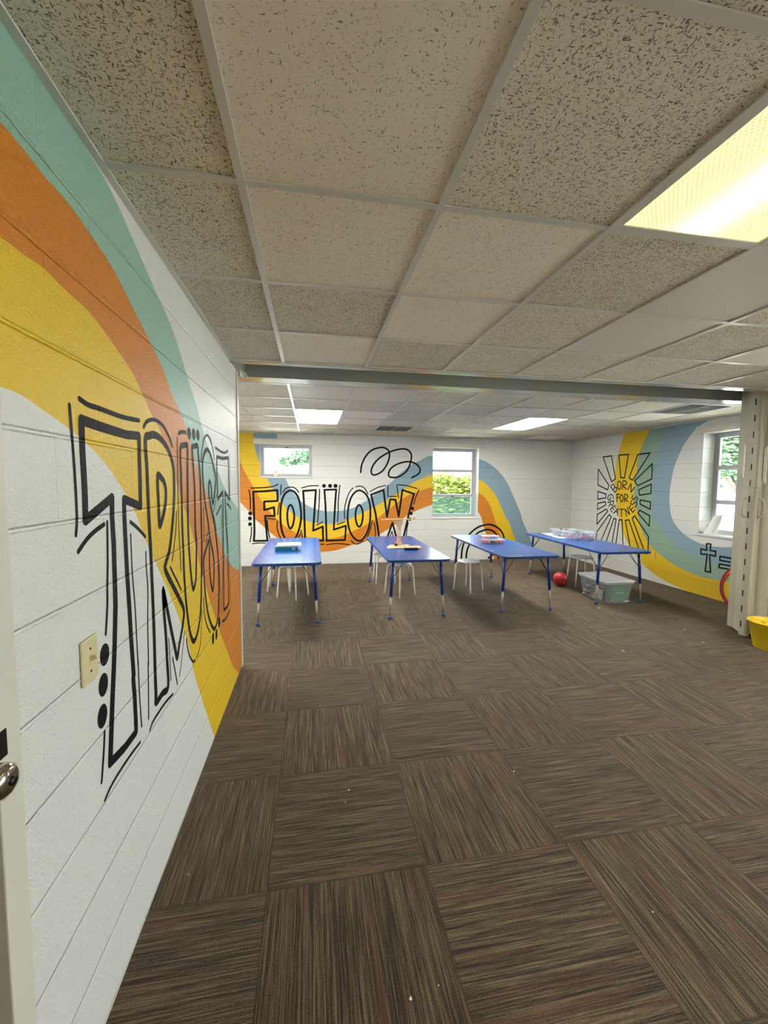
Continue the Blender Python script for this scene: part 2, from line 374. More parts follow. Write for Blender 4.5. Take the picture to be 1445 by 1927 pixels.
# ------------------------------------------------------------------ mural: outlines in metres on each wall (position along the wall, height)
MURAL = {
'L_strokes': [
 (0.0285,1,0,[[1.179,1.6779],[1.2587,1.674],[1.3541,1.6711],[1.4368,1.6695],[1.5355,1.6766],[1.5315,1.6146],[1.531,1.5301],[1.5263,1.4366],[1.4031,1.4657],[1.4007,1.4178],[1.4022,1.3207],[1.4021,1.338],[1.4049,1.221],[1.4121,1.1088],[1.4149,1.0205],[1.4249,0.883],[1.4197,0.8814],[1.4253,0.8126],[1.4276,0.7112],[1.4258,0.6909],[1.3395,0.6932],[1.2501,0.7074],[1.2671,0.8142],[1.2783,0.8829],[1.2959,0.9816],[1.3028,1.0244],[1.3018,1.018],[1.3198,1.1502],[1.3216,1.22],[1.3247,1.3487],[1.3243,1.3325],[1.3209,1.419],[1.3255,1.4736],[1.2392,1.4416],[1.177,1.4199],[1.1796,1.4843],[1.1787,1.5483],[1.1774,1.6116]]),
 (0.012,0,1,[[1.1288,1.7061],[1.1339,1.6199],[1.1379,1.5267],[1.1381,1.4317],[1.13,1.3869]]),
 (0.015,0,1,[[1.1739,1.7299],[1.2162,1.7222],[1.2628,1.7229],[1.338,1.7219],[1.4238,1.722],[1.5401,1.7294]]),
 (0.014,0,1,[[1.272,1.3995],[1.2216,1.3865],[1.1788,1.3698],[1.1371,1.3444]]),
 (0.014,0,1,[[1.4429,1.3903],[1.4856,1.3696],[1.5242,1.3482],[1.5579,1.3266]]),
 (0.012,0,1,[[1.2905,1.4048],[1.2868,1.3382],[1.2832,1.2825],[1.2756,1.2216],[1.2709,1.165],[1.2557,1.088]]),
 (0.009,0,1,[[1.4407,1.3501],[1.4409,1.3095],[1.4413,1.2919],[1.4417,1.2236],[1.4521,1.1242],[1.4565,1.0246],[1.4597,0.9094],[1.4613,0.9226],[1.4626,0.8143],[1.4666,0.7344],[1.4715,0.6812]]),
 (0.011,0,1,[[1.226,0.817],[1.2188,0.7736],[1.2087,0.7289],[1.1988,0.6871]]),
 (0.011,0,1,[[1.4545,0.637],[1.3793,0.6429],[1.3055,0.643],[1.2495,0.6379],[1.2123,0.6246]]),
 (0.0285,1,1,[[1.5915,1.6764],[1.6263,1.6875],[1.6746,1.696],[1.7335,1.6899],[1.7956,1.6667],[1.8464,1.6302],[1.8784,1.5833],[1.8843,1.5307],[1.8816,1.4777],[1.8678,1.4076],[1.8391,1.3223],[1.8013,1.2407],[1.7743,1.2145],[1.7567,1.1994],[1.7424,1.1771],[1.7679,1.1428],[1.8328,1.0786],[1.9032,1.0088],[1.9654,0.9373],[1.9481,0.8813],[1.91,0.8303],[1.8841,0.7991],[1.8556,0.759],[1.83,0.8137],[1.7954,0.8951],[1.7509,1.0075],[1.7138,1.0955],[1.7143,1.0188],[1.7276,0.9065],[1.7325,0.8019],[1.7351,0.6901],[1.6718,0.6954],[1.606,0.6945],[1.6058,0.73],[1.6053,0.8165],[1.6077,0.983],[1.6043,1.1704],[1.6028,1.2426],[1.598,1.3645],[1.5954,1.4395],[1.5936,1.5728],[1.5876,1.6309]]),
 (0.0285,1,1,[[1.6964,1.5451],[1.7332,1.5361],[1.7652,1.5167],[1.7795,1.4867],[1.7735,1.4402],[1.7428,1.3892],[1.7017,1.3506],[1.6961,1.3864],[1.6949,1.4502],[1.6922,1.4978]]),
 (0.02,1,0,[[1.7144,1.102],[1.7434,1.0302],[1.7195,1.0256]]),
 (0.015,0,1,[[1.5765,1.7121],[1.6078,1.7353],[1.6633,1.7509],[1.7216,1.7517],[1.7742,1.7415],[1.8196,1.7191],[1.8523,1.6957],[1.8736,1.6701]]),
 (0.01,0,1,[[1.9022,1.3929],[1.8935,1.3342],[1.8722,1.2793],[1.852,1.2324],[1.8303,1.1903]]),
 (0.01,0,1,[[1.5576,1.2723],[1.5567,1.2192],[1.5643,1.1367],[1.5526,1.0198],[1.547,0.8703],[1.5435,0.8704],[1.5364,0.7435],[1.5304,0.6749]]),
 (0.012,0,1,[[1.8047,1.1676],[1.8475,1.1249],[1.898,1.0768],[1.9348,1.0376]]),
 (0.009,0,1,[[1.759,0.8808],[1.7628,0.8131],[1.7673,0.7515],[1.7708,0.7004]]),
 (0.011,0,1,[[1.7958,0.7849],[1.8215,0.7193],[1.8474,0.6443]]),
 (0.009,0,1,[[1.9648,0.8367],[1.9495,0.8037],[1.9268,0.7551],[1.9046,0.7074],[1.8777,0.6669]]),
 (0.012,0,1,[[1.786,0.6318],[1.7027,0.6428],[1.6172,0.6445],[1.5645,0.6413],[1.5384,0.6272]]),
 (0.027,1,1,[[1.9906,1.6774],[1.9804,1.6379],[1.9798,1.6043],[1.9821,1.5394],[1.9809,1.4349],[1.9785,1.3166],[1.9836,1.2025],[1.9852,1.0947],[2.0024,0.9632],[2.0338,0.8419],[2.0653,0.7735],[2.1078,0.7339],[2.1641,0.7441],[2.2201,0.7973],[2.259,0.8884],[2.2781,1.0082],[2.2993,1.1496],[2.3033,1.2735],[2.3039,1.4207],[2.304,1.5432],[2.2886,1.6185],[2.2783,1.663],[2.2671,1.7068],[2.2155,1.7008],[2.169,1.6925],[2.1716,1.6672],[2.1766,1.6133],[2.1927,1.5129],[2.1921,1.3964],[2.1877,1.2942],[2.2012,1.2137],[2.1904,1.1282],[2.1729,1.0328],[2.1319,0.9918],[2.1076,1.0174],[2.0839,1.1104],[2.0693,1.2253],[2.0661,1.3072],[2.0729,1.4309],[2.0812,1.5406],[2.0879,1.6229],[2.0932,1.6807],[2.0835,1.6948],[2.0341,1.689]]),
 (0.018,0,1,[[1.9631,1.7336],[1.9883,1.743],[2.031,1.7499],[2.0707,1.7515]]),
 (0.01,0,1,[[1.9439,1.7138],[1.9372,1.6402],[1.9335,1.5389],[1.9298,1.4116],[1.9296,1.3219],[1.9315,1.2631],[1.938,1.1927],[1.9393,1.1226]]),
 (0.013,0,1,[[1.9901,0.791],[2.0059,0.7402],[2.038,0.6853],[2.0856,0.6394],[2.1187,0.6327]]),
 (0.009,0,1,[[2.2702,0.8433],[2.2569,0.7848],[2.2325,0.6893],[2.1912,0.6481],[2.1494,0.6333]]),
 (0.025,1,1,[[2.3581,1.6217],[2.3795,1.6572],[2.4128,1.6846],[2.4656,1.7047],[2.5241,1.6894],[2.5696,1.6553],[2.6156,1.6059],[2.6561,1.5579],[2.6553,1.5189],[2.6328,1.4767],[2.6059,1.4319],[2.5729,1.3951],[2.548,1.4338],[2.5424,1.4782],[2.5248,1.5121],[2.5041,1.5255],[2.4817,1.5023],[2.4809,1.4527],[2.5092,1.3949],[2.5587,1.3235],[2.6037,1.2567],[2.6258,1.1998],[2.667,1.088],[2.6785,0.9882],[2.6796,0.8895],[2.6658,0.7944],[2.633,0.6814],[2.5711,0.6443],[2.5273,0.6457],[2.4598,0.6974],[2.3961,0.7819],[2.3545,0.8822],[2.3324,0.9954],[2.3313,1.1019],[2.3976,1.1548],[2.4528,1.1861],[2.461,1.1225],[2.456,1.0339],[2.4709,0.963],[2.5154,0.8809],[2.5484,0.9215],[2.5632,1.0119],[2.5545,1.0836],[2.5049,1.1606],[2.4739,1.2189],[2.4461,1.2995],[2.4028,1.3842],[2.3733,1.4651],[2.3567,1.5438]]),
 (0.013,0,1,[[2.3237,1.6293],[2.3462,1.6829],[2.3806,1.7323],[2.4208,1.7678],[2.4733,1.7848],[2.5322,1.7732],[2.5779,1.7407],[2.617,1.6959],[2.6353,1.6554]]),
 (0.01,0,1,[[2.6603,1.4443],[2.6411,1.4059],[2.5824,1.3425]]),
 (0.01,0,1,[[2.3471,1.3811],[2.3567,1.3173],[2.3512,1.2935],[2.3484,1.1966]]),
 (0.01,0,1,[[2.4365,1.2368],[2.3842,1.1915]]),
 (0.01,0,1,[[2.5804,1.3218],[2.6331,1.2465],[2.6509,1.1389],[2.6999,0.9838],[2.707,0.8329],[2.6816,0.6903]]),
 (0.013,0,1,[[2.3103,0.899],[2.3153,0.8164],[2.357,0.7332],[2.4288,0.6607]]),
 (0.023,1,0,[[2.7068,1.6773],[2.8664,1.6764],[3.0589,1.6927],[3.0589,1.6133],[3.0608,1.5109],[3.0697,1.3953],[2.9208,1.4525],[2.9259,1.3539],[2.9308,1.2146],[2.9563,1.1474],[2.966,0.9836],[2.9758,0.8173],[2.9688,0.6702],[2.9067,0.6615],[2.8073,0.6735],[2.8204,0.803],[2.8338,1.0082],[2.8449,1.2134],[2.8388,1.2244],[2.8523,1.3581],[2.8498,1.458],[2.7047,1.414],[2.6984,1.5118],[2.6995,1.6196]]),
 (0.016,0,1,[[2.6732,1.7317],[2.8012,1.7201],[2.9252,1.7178],[3.0229,1.7348],[3.0482,1.7467]]),
 (0.01,0,1,[[3.1071,1.7183],[3.1006,1.5939],[3.0864,1.3946]]),
 (0.014,0,1,[[2.7921,1.3729],[2.7136,1.3406],[2.6557,1.3194]]),
 (0.016,0,1,[[2.9759,1.371],[3.0448,1.3552],[3.1157,1.326]]),
 (0.01,0,1,[[2.8125,1.368],[2.8037,1.2282],[2.806,1.0647],[2.7904,0.8625],[2.7408,0.6713]]),
 (0.01,0,1,[[2.9714,1.3271],[2.9673,1.1905],[3.0057,0.9761],[3.033,0.6456]]),
 (0.018,0,1,[[3.0099,0.6131],[2.9402,0.6019],[2.8366,0.5982],[2.7538,0.6157]]),
],
'L_dots': [
 (1.2446,1.0326,0.0263,0.0313),
 (1.2305,0.9514,0.0265,0.0324),
 (1.2185,0.867,0.027,0.0332),
 (2.1238,1.7536,0.0287,0.0293),
 (2.2027,1.758,0.0279,0.0299),
 (2.2804,1.763,0.0277,0.0294),
 (2.666,0.6407,0.0275,0.0337),
 (2.5826,0.592,0.0278,0.0327),
 (2.4977,0.598,0.026,0.0352),
],
'L_bands': [
 ('teal',[[1.0531,2.4178],[1.1491,2.4049],[1.2746,2.3953],[1.3952,2.3811],[1.5415,2.3265],[1.7287,2.2471],[1.9221,2.1708],[2.0952,2.0418],[2.2694,1.91],[2.3792,1.8052],[2.4867,1.7231],[2.6198,1.6393],[2.7528,1.5752],[2.9379,1.4757],[3.361,1.3239],[4.0251,1.1055]]),
 ('orange',[[0.8881,2.196],[0.9452,2.2026],[1.0056,2.2026],[1.0754,2.1955],[1.1589,2.1979],[1.2568,2.1827],[1.3763,2.1587],[1.5218,2.0983],[1.6673,2.0321],[1.7957,1.963],[1.896,1.889],[2.0398,1.8082],[2.1458,1.7101],[2.2102,1.6408],[2.2921,1.5625],[2.3878,1.4871],[2.459,1.4367],[2.5402,1.3683],[2.6356,1.2351],[2.7457,1.1509],[2.8565,1.0459],[3.0304,0.9491],[3.1996,0.8753],[3.3906,0.8219],[3.9765,0.6766]]),
 ('yellow',[[0.8701,1.9698],[0.9276,1.9834],[0.988,1.9847],[1.0586,1.9892],[1.1408,1.9785],[1.2392,1.9713],[1.3191,1.9483],[1.4112,1.9155],[1.5029,1.8788],[1.5883,1.818],[1.6477,1.7744],[1.7199,1.73],[1.7961,1.6699],[1.8595,1.6035],[1.912,1.5248],[1.9991,1.4161],[2.0697,1.349],[2.1564,1.238],[2.221,1.1326],[2.285,1.0438],[2.375,0.9345],[2.4546,0.8312],[2.5763,0.6906],[2.7298,0.5214],[2.9124,0.331],[3.0886,0.1603],[3.3037,0.0095],[3.8629,-0.3257]]),
 ('white',[[0.8482,1.695],[0.9048,1.6986],[0.9645,1.694],[1.033,1.6746],[1.1042,1.6541],[1.1605,1.6354],[1.2233,1.6091],[1.2964,1.5708],[1.3525,1.531],[1.4142,1.4827],[1.4761,1.4264],[1.5676,1.3067],[1.6386,1.2264],[1.7455,1.1047],[1.8676,0.9575],[2.0112,0.7631],[2.1041,0.5692],[2.2504,0.3411],[2.4463,0.0458],[2.6964,-0.2925]]),
],
'B_strokes': [
 (0.037,1,0,[[-0.455,1.351],[-0.245,1.3601],[-0.0329,1.3821],[-0.0321,1.184],[-0.2682,1.1737],[-0.2672,1.0187],[-0.0958,1.0694],[-0.0884,0.9102],[-0.2563,0.9115],[-0.2387,0.6856],[-0.221,0.4585],[-0.4587,0.4574],[-0.4457,0.6346],[-0.4493,1.0623]]),
 (0.037,1,1,[[0.2073,1.3753],[0.2754,1.34],[0.3379,1.243],[0.3737,1.0805],[0.3861,0.8957],[0.3601,0.7106],[0.311,0.5582],[0.2463,0.4499],[0.1929,0.4181],[0.1194,0.4631],[0.0573,0.5731],[0.0224,0.7364],[0.0143,0.9526],[0.032,1.1356],[0.0753,1.2752],[0.1389,1.3504]]),
 (0.035,1,1,[[0.1974,1.1114],[0.2308,1.0702],[0.2563,0.9727],[0.2606,0.8641],[0.233,0.7339],[0.1933,0.6745],[0.1589,0.7239],[0.139,0.8435],[0.1403,0.9734],[0.1623,1.0705]]),
 (0.037,1,0,[[0.4258,1.3674],[0.6563,1.3843],[0.6296,1.0031],[0.6027,0.6307],[0.7793,0.7054],[0.7859,0.4422],[0.4543,0.4483],[0.4488,0.7313],[0.4381,1.1671]]),
 (0.035,1,0,[[0.8127,1.3876],[1.0298,1.3965],[1.0088,1.1249],[0.9831,0.6447],[1.2118,0.7154],[1.1937,0.4465],[0.8499,0.4388],[0.8416,0.7819],[0.8293,1.1254]]),
 (0.035,1,1,[[1.4567,1.3801],[1.5473,1.3457],[1.6175,1.2625],[1.6601,1.1372],[1.6748,0.9834],[1.6685,0.8013],[1.6339,0.6331],[1.5639,0.4934],[1.4797,0.4245],[1.3955,0.4541],[1.3117,0.5536],[1.263,0.6939],[1.2422,0.8611],[1.256,1.0551],[1.2974,1.2209],[1.3665,1.3315]]),
 (0.035,1,1,[[1.4614,1.1071],[1.5062,1.0541],[1.5317,0.9424],[1.5208,0.8028],[1.493,0.7191],[1.4581,0.6943],[1.416,0.7479],[1.3921,0.8737],[1.4017,1.0128],[1.4294,1.0822]]),
 (0.037,1,0,[[1.6876,1.3015],[1.9245,1.3913],[1.9949,0.8758],[2.0569,1.2094],[2.1572,1.2065],[2.2249,0.881],[2.2923,1.3926],[2.521,1.3169],[2.4344,0.979],[2.3301,0.5091],[2.2666,0.2953],[2.1777,0.4973],[2.1034,0.7616],[2.0119,0.5001],[1.9485,0.3162],[1.8626,0.318],[1.8326,0.5738],[1.7739,0.9408]]),
 (0.02,0,1,[[-0.4927,1.4144],[-0.3672,1.4202],[-0.2235,1.4293],[-0.1202,1.4457],[-0.0213,1.4835]]),
 (0.02,0,1,[[-0.5288,1.3804],[-0.5122,1.2747],[-0.5088,1.1687],[-0.5109,1.0413]]),
 (0.02,0,1,[[-0.4957,0.7103],[-0.5029,0.5818],[-0.5277,0.4426]]),
 (0.02,0,1,[[-0.4831,0.4041],[-0.3821,0.4183],[-0.2579,0.4159]]),
 (0.02,0,1,[[0.0379,1.4764],[0.0265,1.393],[0.0255,1.2966]]),
 (0.02,0,1,[[0.0624,1.3395],[0.108,1.404],[0.1817,1.4364],[0.2551,1.4314],[0.3075,1.394],[0.3461,1.3402]]),
 (0.02,0,1,[[0.0009,1.1518],[-0.0212,1.039],[-0.035,0.9314]]),
 (0.02,0,1,[[-0.226,0.863],[-0.1483,0.8569],[-0.0777,0.8476]]),
 (0.02,0,1,[[-0.2212,0.8307],[-0.2078,0.6744],[-0.1789,0.501]]),
 (0.02,0,1,[[-0.0394,0.8235],[-0.048,0.7156],[-0.0264,0.5961],[0.0145,0.5031]]),
 (0.02,0,1,[[0.4029,1.4213],[0.5093,1.4541],[0.5947,1.4654],[0.7018,1.4659]]),
 (0.02,0,1,[[0.723,1.4009],[0.7165,1.1667],[0.6993,0.948],[0.6844,0.7835]]),
 (0.02,0,1,[[0.7797,0.7935],[0.6712,0.7342]]),
 (0.02,0,1,[[0.3916,0.6446],[0.3642,0.5574],[0.3318,0.5031]]),
 (0.02,0,1,[[0.3986,0.5897],[0.4033,0.5019]]),
 (0.02,0,1,[[1.0982,1.4748],[1.0705,1.1936],[1.066,0.9869],[1.052,0.7935]]),
 (0.02,0,1,[[1.1897,0.7921],[1.0492,0.7423]]),
 (0.02,0,1,[[1.187,0.8505],[1.1843,1.0139],[1.2146,1.1796],[1.2698,1.3313],[1.3457,1.428]]),
 (0.02,0,1,[[1.3941,1.4447],[1.4773,1.4631],[1.5611,1.422],[1.6286,1.3112]]),
 (0.02,0,1,[[1.6663,1.3571],[1.8138,1.4369],[1.9665,1.4767]]),
 (0.02,0,1,[[1.7122,0.8121],[1.6762,0.6466],[1.6202,0.4995]]),
 (0.02,0,1,[[1.7464,0.7654],[1.7682,0.6595],[1.7789,0.511]]),
 (0.02,0,1,[[0.8496,0.3597],[0.9798,0.378],[1.1175,0.3753],[1.277,0.3539]]),
 (0.02,0,1,[[0.7312,0.3732],[0.8047,0.3717]]),
 (0.02,0,1,[[1.3118,0.4276],[1.3677,0.3774],[1.4377,0.3648],[1.543,0.4163]]),
 (0.02,0,1,[[2.0092,1.4769],[2.0108,1.2557]]),
 (0.02,0,1,[[2.0421,1.267],[2.1782,1.2698]]),
 (0.02,0,1,[[2.1807,1.4848],[2.1989,1.3754],[2.2174,1.2375]]),
 (0.02,0,1,[[2.205,1.4906],[2.3855,1.4747],[2.5781,1.419]]),
 (0.02,0,1,[[2.6223,1.3979],[2.5625,1.263],[2.5175,1.1138]]),
 (0.02,0,1,[[2.4149,0.7682],[2.3872,0.6228],[2.3782,0.5084]]),
 (0.018,0,1,[[2.0622,0.4992],[2.0946,0.5983]]),
 (0.018,0,1,[[2.0946,0.5983],[2.1272,0.4839]]),
 (0.032,0,1,[[1.4879,1.7173],[1.5097,1.8686],[1.5926,2.0344],[1.7176,2.1465],[1.8997,2.1915],[2.013,2.1387],[2.0364,2.0424],[2.0005,1.9033],[1.9024,1.7495],[1.7619,1.6732],[1.6915,1.7057],[1.7051,1.8163],[1.8026,1.9555],[1.9851,2.0829],[2.1834,2.1559],[2.3551,2.1678],[2.457,2.0778],[2.4444,1.9099],[2.3596,1.7407],[2.188,1.6354],[2.0451,1.6397],[2.0218,1.7091],[2.0723,1.8071],[2.2144,1.8925],[2.3864,1.9314],[2.5461,1.8973],[2.6347,1.8001],[2.6068,1.7011],[2.4766,1.6295]]),
 (0.037,0,1,[[3.506,0.0255],[3.5148,0.1717],[3.5537,0.3333],[3.6683,0.5177],[3.8272,0.6452],[3.9972,0.7],[4.1352,0.6984],[4.2758,0.6313],[4.3659,0.5315],[4.4078,0.4156],[4.4169,0.2833],[4.3773,0.1353],[4.2927,0.0248]]),
 (0.037,0,1,[[3.6078,0.0228],[3.6169,0.1531],[3.6647,0.2986],[3.8132,0.5155],[3.9315,0.5788],[4.0513,0.6048],[4.1558,0.5756],[4.2449,0.4923],[4.2749,0.3521],[4.2528,0.2042],[4.1857,0.1068],[4.0835,0.0302]]),
],
'B_dots': [
 (-0.5142,0.9604,0.0347,0.0362),
 (-0.5208,0.8688,0.0347,0.0363),
 (-0.5204,0.7641,0.0347,0.0363),
 (0.8052,1.4632,0.0345,0.0348),
 (0.9172,1.4629,0.0366,0.0369),
 (1.0177,1.4635,0.0368,0.0369),
 (2.4951,1.0356,0.0336,0.0328),
 (2.4684,0.9389,0.0335,0.0328),
 (2.4463,0.8293,0.0336,0.0328),
],
'B_bands': [
 ('blue',[[-0.0866,2.5291],[-0.0369,2.3998],[0.0113,2.1118],[0.0596,1.795],[0.1096,1.5958],[0.2252,1.3688],[0.3688,1.1936],[0.5544,1.071],[0.7693,1.0016],[1.0414,0.9919],[1.317,1.0403],[1.5395,1.1506],[1.7637,1.3037],[2.0177,1.486],[2.3018,1.754],[2.5892,1.9401],[2.8805,2.0433],[2.6652,1.975],[2.7814,2.0377],[2.887,2.0508],[3.1112,2.0956],[3.3501,2.1114],[3.5924,2.0816],[3.8386,2.0055],[4.0129,1.9389],[4.2158,1.8021],[4.4236,1.5698],[4.6123,1.2158],[4.7498,0.9291],[4.7992,0.7734],[4.9134,0.5566],[5.0106,0.3382],[5.1683,-0.0349],[5.2681,-0.2748]]),
 ('yellow',[[-0.4922,2.5428],[-0.4443,2.3888],[-0.4058,2.1034],[-0.3258,1.8427],[-0.209,1.5932],[-0.1387,1.4476],[-0.0244,1.261],[0.1041,1.0727],[0.2345,0.9504],[0.4458,0.8263],[0.6871,0.7691],[0.9315,0.7526],[1.1787,0.8054],[1.4562,0.9282],[1.7366,1.0663],[2.0197,1.2199],[2.248,1.3607],[2.449,1.5025],[2.681,1.6171],[2.8859,1.6898],[2.6695,1.6481],[2.8923,1.7069],[3.1172,1.7548],[3.3568,1.769],[3.6002,1.7257],[3.8357,1.6122],[3.9738,1.5317],[4.1528,1.3571],[4.3109,1.0978],[4.446,0.812],[4.4901,0.7765],[4.6516,0.3948],[4.8248,-0.0091],[4.9231,-0.264]]),
 ('orange',[[-0.7731,2.1993],[-0.6739,1.8899],[-0.5819,1.682],[-0.4837,1.4987],[-0.3598,1.2609],[-0.234,1.074],[-0.1065,0.9123],[0.0484,0.7624],[0.2315,0.6242],[0.4972,0.5188],[0.876,0.4765],[1.1509,0.5275],[1.4568,0.6628],[1.7377,0.8139],[2.0212,1.0089],[2.3069,1.2339],[2.5964,1.3616],[2.8896,1.448],[2.7198,1.399],[2.8962,1.4498],[3.1215,1.5035],[3.3618,1.5164],[3.606,1.46],[3.8425,1.333],[3.9557,1.263],[4.0846,1.0985],[4.1926,0.8143],[4.2023,0.7793],[4.2951,0.5654],[4.4271,0.2335],[4.5045,-0.0007],[4.5652,-0.2527]]),
 ('white',[[-0.7897,1.3132],[-0.6867,1.1683],[-0.5424,1.0088],[-0.4172,0.8479],[-0.2649,0.6987],[-0.0851,0.5339],[0.0971,0.3946],[0.2816,0.2949],[0.4953,0.2433],[0.766,0.2288],[1.0401,0.256],[1.3175,0.3425],[1.598,0.4159],[1.8812,0.5582],[2.167,0.7388],[2.4554,0.9354],[2.7474,1.0624],[2.9542,1.119],[2.9015,1.1021],[3.127,1.1936],[3.3668,1.2627],[3.6124,1.1698],[3.8391,0.9585],[3.917,0.8168],[3.9265,0.782],[4.0194,0.5041],[4.1118,0.2731],[4.2059,0.0072],[4.3012,-0.2777]]),
],
'R_strokes': [
 (0.022,1,0,[[6.7808,2.0268],[6.5664,2.0333],[6.4426,1.6219],[6.5313,1.5675]]),
 (0.022,1,0,[[6.3841,2.0332],[6.166,2.0339],[6.2306,1.6389],[6.3175,1.6399]]),
 (0.022,1,0,[[5.9641,2.0166],[5.714,2.0243],[6.0458,1.5962],[6.1258,1.634]]),
 (0.022,1,0,[[5.6602,1.8545],[5.6573,1.6114],[5.9313,1.5048],[6.0064,1.5777]]),
 (0.022,1,0,[[5.659,1.5312],[5.6556,1.3846],[5.8844,1.3497],[5.9084,1.4361]]),
 (0.022,1,0,[[5.8656,1.2717],[5.6554,1.2489],[5.654,1.1331],[5.8612,1.2031]]),
 (0.022,1,0,[[5.8659,1.105],[5.6558,1.0274],[5.6564,0.8613],[5.8976,1.0518]]),
 (0.022,1,0,[[6.8946,1.8076],[6.5996,1.5078],[6.6246,1.4236],[6.8882,1.5143]]),
 (0.022,1,0,[[6.8828,1.3901],[6.6594,1.3465],[6.6665,1.2776],[6.8759,1.2434]]),
 (0.022,1,0,[[6.8781,1.1629],[6.6711,1.2057],[6.6616,1.1454],[6.8708,1.0467]]),
 (0.022,1,0,[[6.8735,0.9548],[6.6342,1.0743],[6.5978,1.0364],[6.868,0.7714]]),
 (0.022,1,0,[[6.8646,0.6209],[6.5549,0.9793],[6.5025,0.9396],[6.7254,0.5015],[6.7929,0.3462],[6.8649,0.3349],[6.8749,0.4936]]),
 (0.022,1,0,[[6.6806,0.2566],[6.5927,0.5076],[6.4357,0.9191],[6.3814,0.9105],[6.4526,0.4992],[6.4561,0.2949]]),
 (0.022,1,0,[[6.37,0.3096],[6.3551,0.4974],[6.3071,0.9054],[6.2402,0.9114],[6.1933,0.4978],[6.1733,0.3431]]),
 (0.022,1,0,[[6.0104,0.3634],[6.0387,0.5019],[6.1667,0.9066],[6.0854,0.9253],[5.8624,0.5028],[5.8095,0.3979]]),
 (0.022,1,0,[[5.7112,0.4147],[5.7571,0.5011],[6.0145,0.9577],[5.9649,1.0026],[5.6605,0.6942],[5.6568,0.5026],[5.6544,0.4245]]),
 (0.019,0,0,[[6.5511,1.4773],[6.4433,1.3826],[6.4136,1.406],[6.397,1.4381],[6.4021,1.4698],[6.4303,1.474],[6.4547,1.4623],[6.4878,1.4367]]),
 (0.019,0,1,[[6.4878,1.4367],[6.4547,1.4623],[6.4622,1.4828],[6.4671,1.5102],[6.4903,1.526],[6.5211,1.5098],[6.5511,1.4773]]),
 (0.019,0,1,[[6.3508,1.5805],[6.3801,1.5603],[6.3818,1.5107],[6.3707,1.4611],[6.3415,1.4345],[6.318,1.4483],[6.3055,1.4888],[6.3053,1.5335],[6.3227,1.5692],[6.3508,1.5805]]),
 (0.019,0,1,[[6.2694,1.4402],[6.2641,1.4981],[6.2635,1.5825],[6.2193,1.5845],[6.1832,1.569],[6.1786,1.5427],[6.2035,1.5206],[6.2495,1.5026],[6.1812,1.446]]),
 (0.019,0,0,[[6.1428,1.4356],[6.0752,1.5385],[6.0716,1.3935],[5.9933,1.481]]),
 (0.019,0,0,[[6.3805,1.2276],[6.3927,1.352],[6.321,1.3518]]),
 (0.019,0,0,[[6.3878,1.2932],[6.3326,1.2952]]),
 (0.019,0,1,[[6.2803,1.3485],[6.304,1.3231],[6.3105,1.2825],[6.2956,1.2382],[6.2722,1.2213],[6.2507,1.2402],[6.2416,1.2851],[6.2563,1.3291],[6.2803,1.3485]]),
 (0.019,0,1,[[6.2053,1.2266],[6.2072,1.3483],[6.1694,1.3516],[6.1363,1.3329],[6.1375,1.3065],[6.165,1.2836],[6.2024,1.2733],[6.13,1.2345]]),
 (0.019,0,1,[[6.4672,1.2628],[6.4761,1.3038],[6.5036,1.3351],[6.5394,1.3433],[6.5805,1.3282],[6.6079,1.2947],[6.6123,1.2617],[6.5883,1.244],[6.5495,1.2479],[6.5405,1.2599],[6.5458,1.2922]]),
 (0.019,0,1,[[6.6049,1.1965],[6.465,1.2285],[6.4686,1.1846],[6.4919,1.1511],[6.518,1.159],[6.5449,1.1761],[6.5499,1.2038]]),
 (0.019,0,0,[[6.5449,1.1761],[6.5739,1.121]]),
 (0.019,0,0,[[6.3944,1.104],[6.432,1.1544],[6.5323,1.0793],[6.4872,1.0267]]),
 (0.019,0,0,[[6.4865,1.1168],[6.4426,1.0735]]),
 (0.019,0,0,[[6.4509,1.0062],[6.3537,1.0975],[6.3519,0.9727]]),
 (0.019,0,0,[[6.403,1.0441],[6.3529,1.0362]]),
 (0.019,0,0,[[6.3135,1.091],[6.1911,1.0966]]),
 (0.019,0,0,[[6.2592,1.0922],[6.2572,0.9668]]),
 (0.019,0,0,[[6.1372,0.9855],[6.1791,1.0929],[6.0731,1.0169],[6.1348,1.1288]]),
 (0.019,0,0,[[6.063,1.1702],[6.1006,1.1353],[6.0078,1.0565],[5.9666,1.1068]]),
 (0.019,0,0,[[6.0525,1.0947],[6.0161,1.1425]]),
 (0.019,0,1,[[6.0482,1.249],[6.0657,1.2135],[6.0503,1.1926],[6.0167,1.1943],[5.9792,1.2177],[5.9525,1.2297],[5.9327,1.22],[5.9308,1.1902],[5.951,1.1635],[5.9718,1.1451]]),
 (0.019,0,1,[[6.0288,1.3406],[6.0434,1.3055],[6.0333,1.28],[6.0051,1.2746],[5.9734,1.2995],[5.9497,1.3153],[5.9275,1.3097],[5.9229,1.2801],[5.9428,1.2494]]),
 (0.022,1,0,[[4.6846,0.7219],[4.6222,0.7272],[4.6267,0.6383],[4.5482,0.6433],[4.5507,0.5736],[4.6304,0.5824],[4.6024,0.3465],[4.678,0.3452],[4.6649,0.5815],[4.7551,0.5688],[4.7575,0.6393],[4.6716,0.636]]),
 (0.022,1,0,[[4.4863,0.5831],[4.3232,0.5838],[4.1523,0.5878],[4.149,0.5378],[4.32,0.535],[4.485,0.5324]]),
 (0.022,1,0,[[4.4876,0.4828],[4.3169,0.488],[4.1463,0.4968],[4.1433,0.4513],[4.3278,0.4399],[4.4914,0.4348]]),
],
'R_bands': [
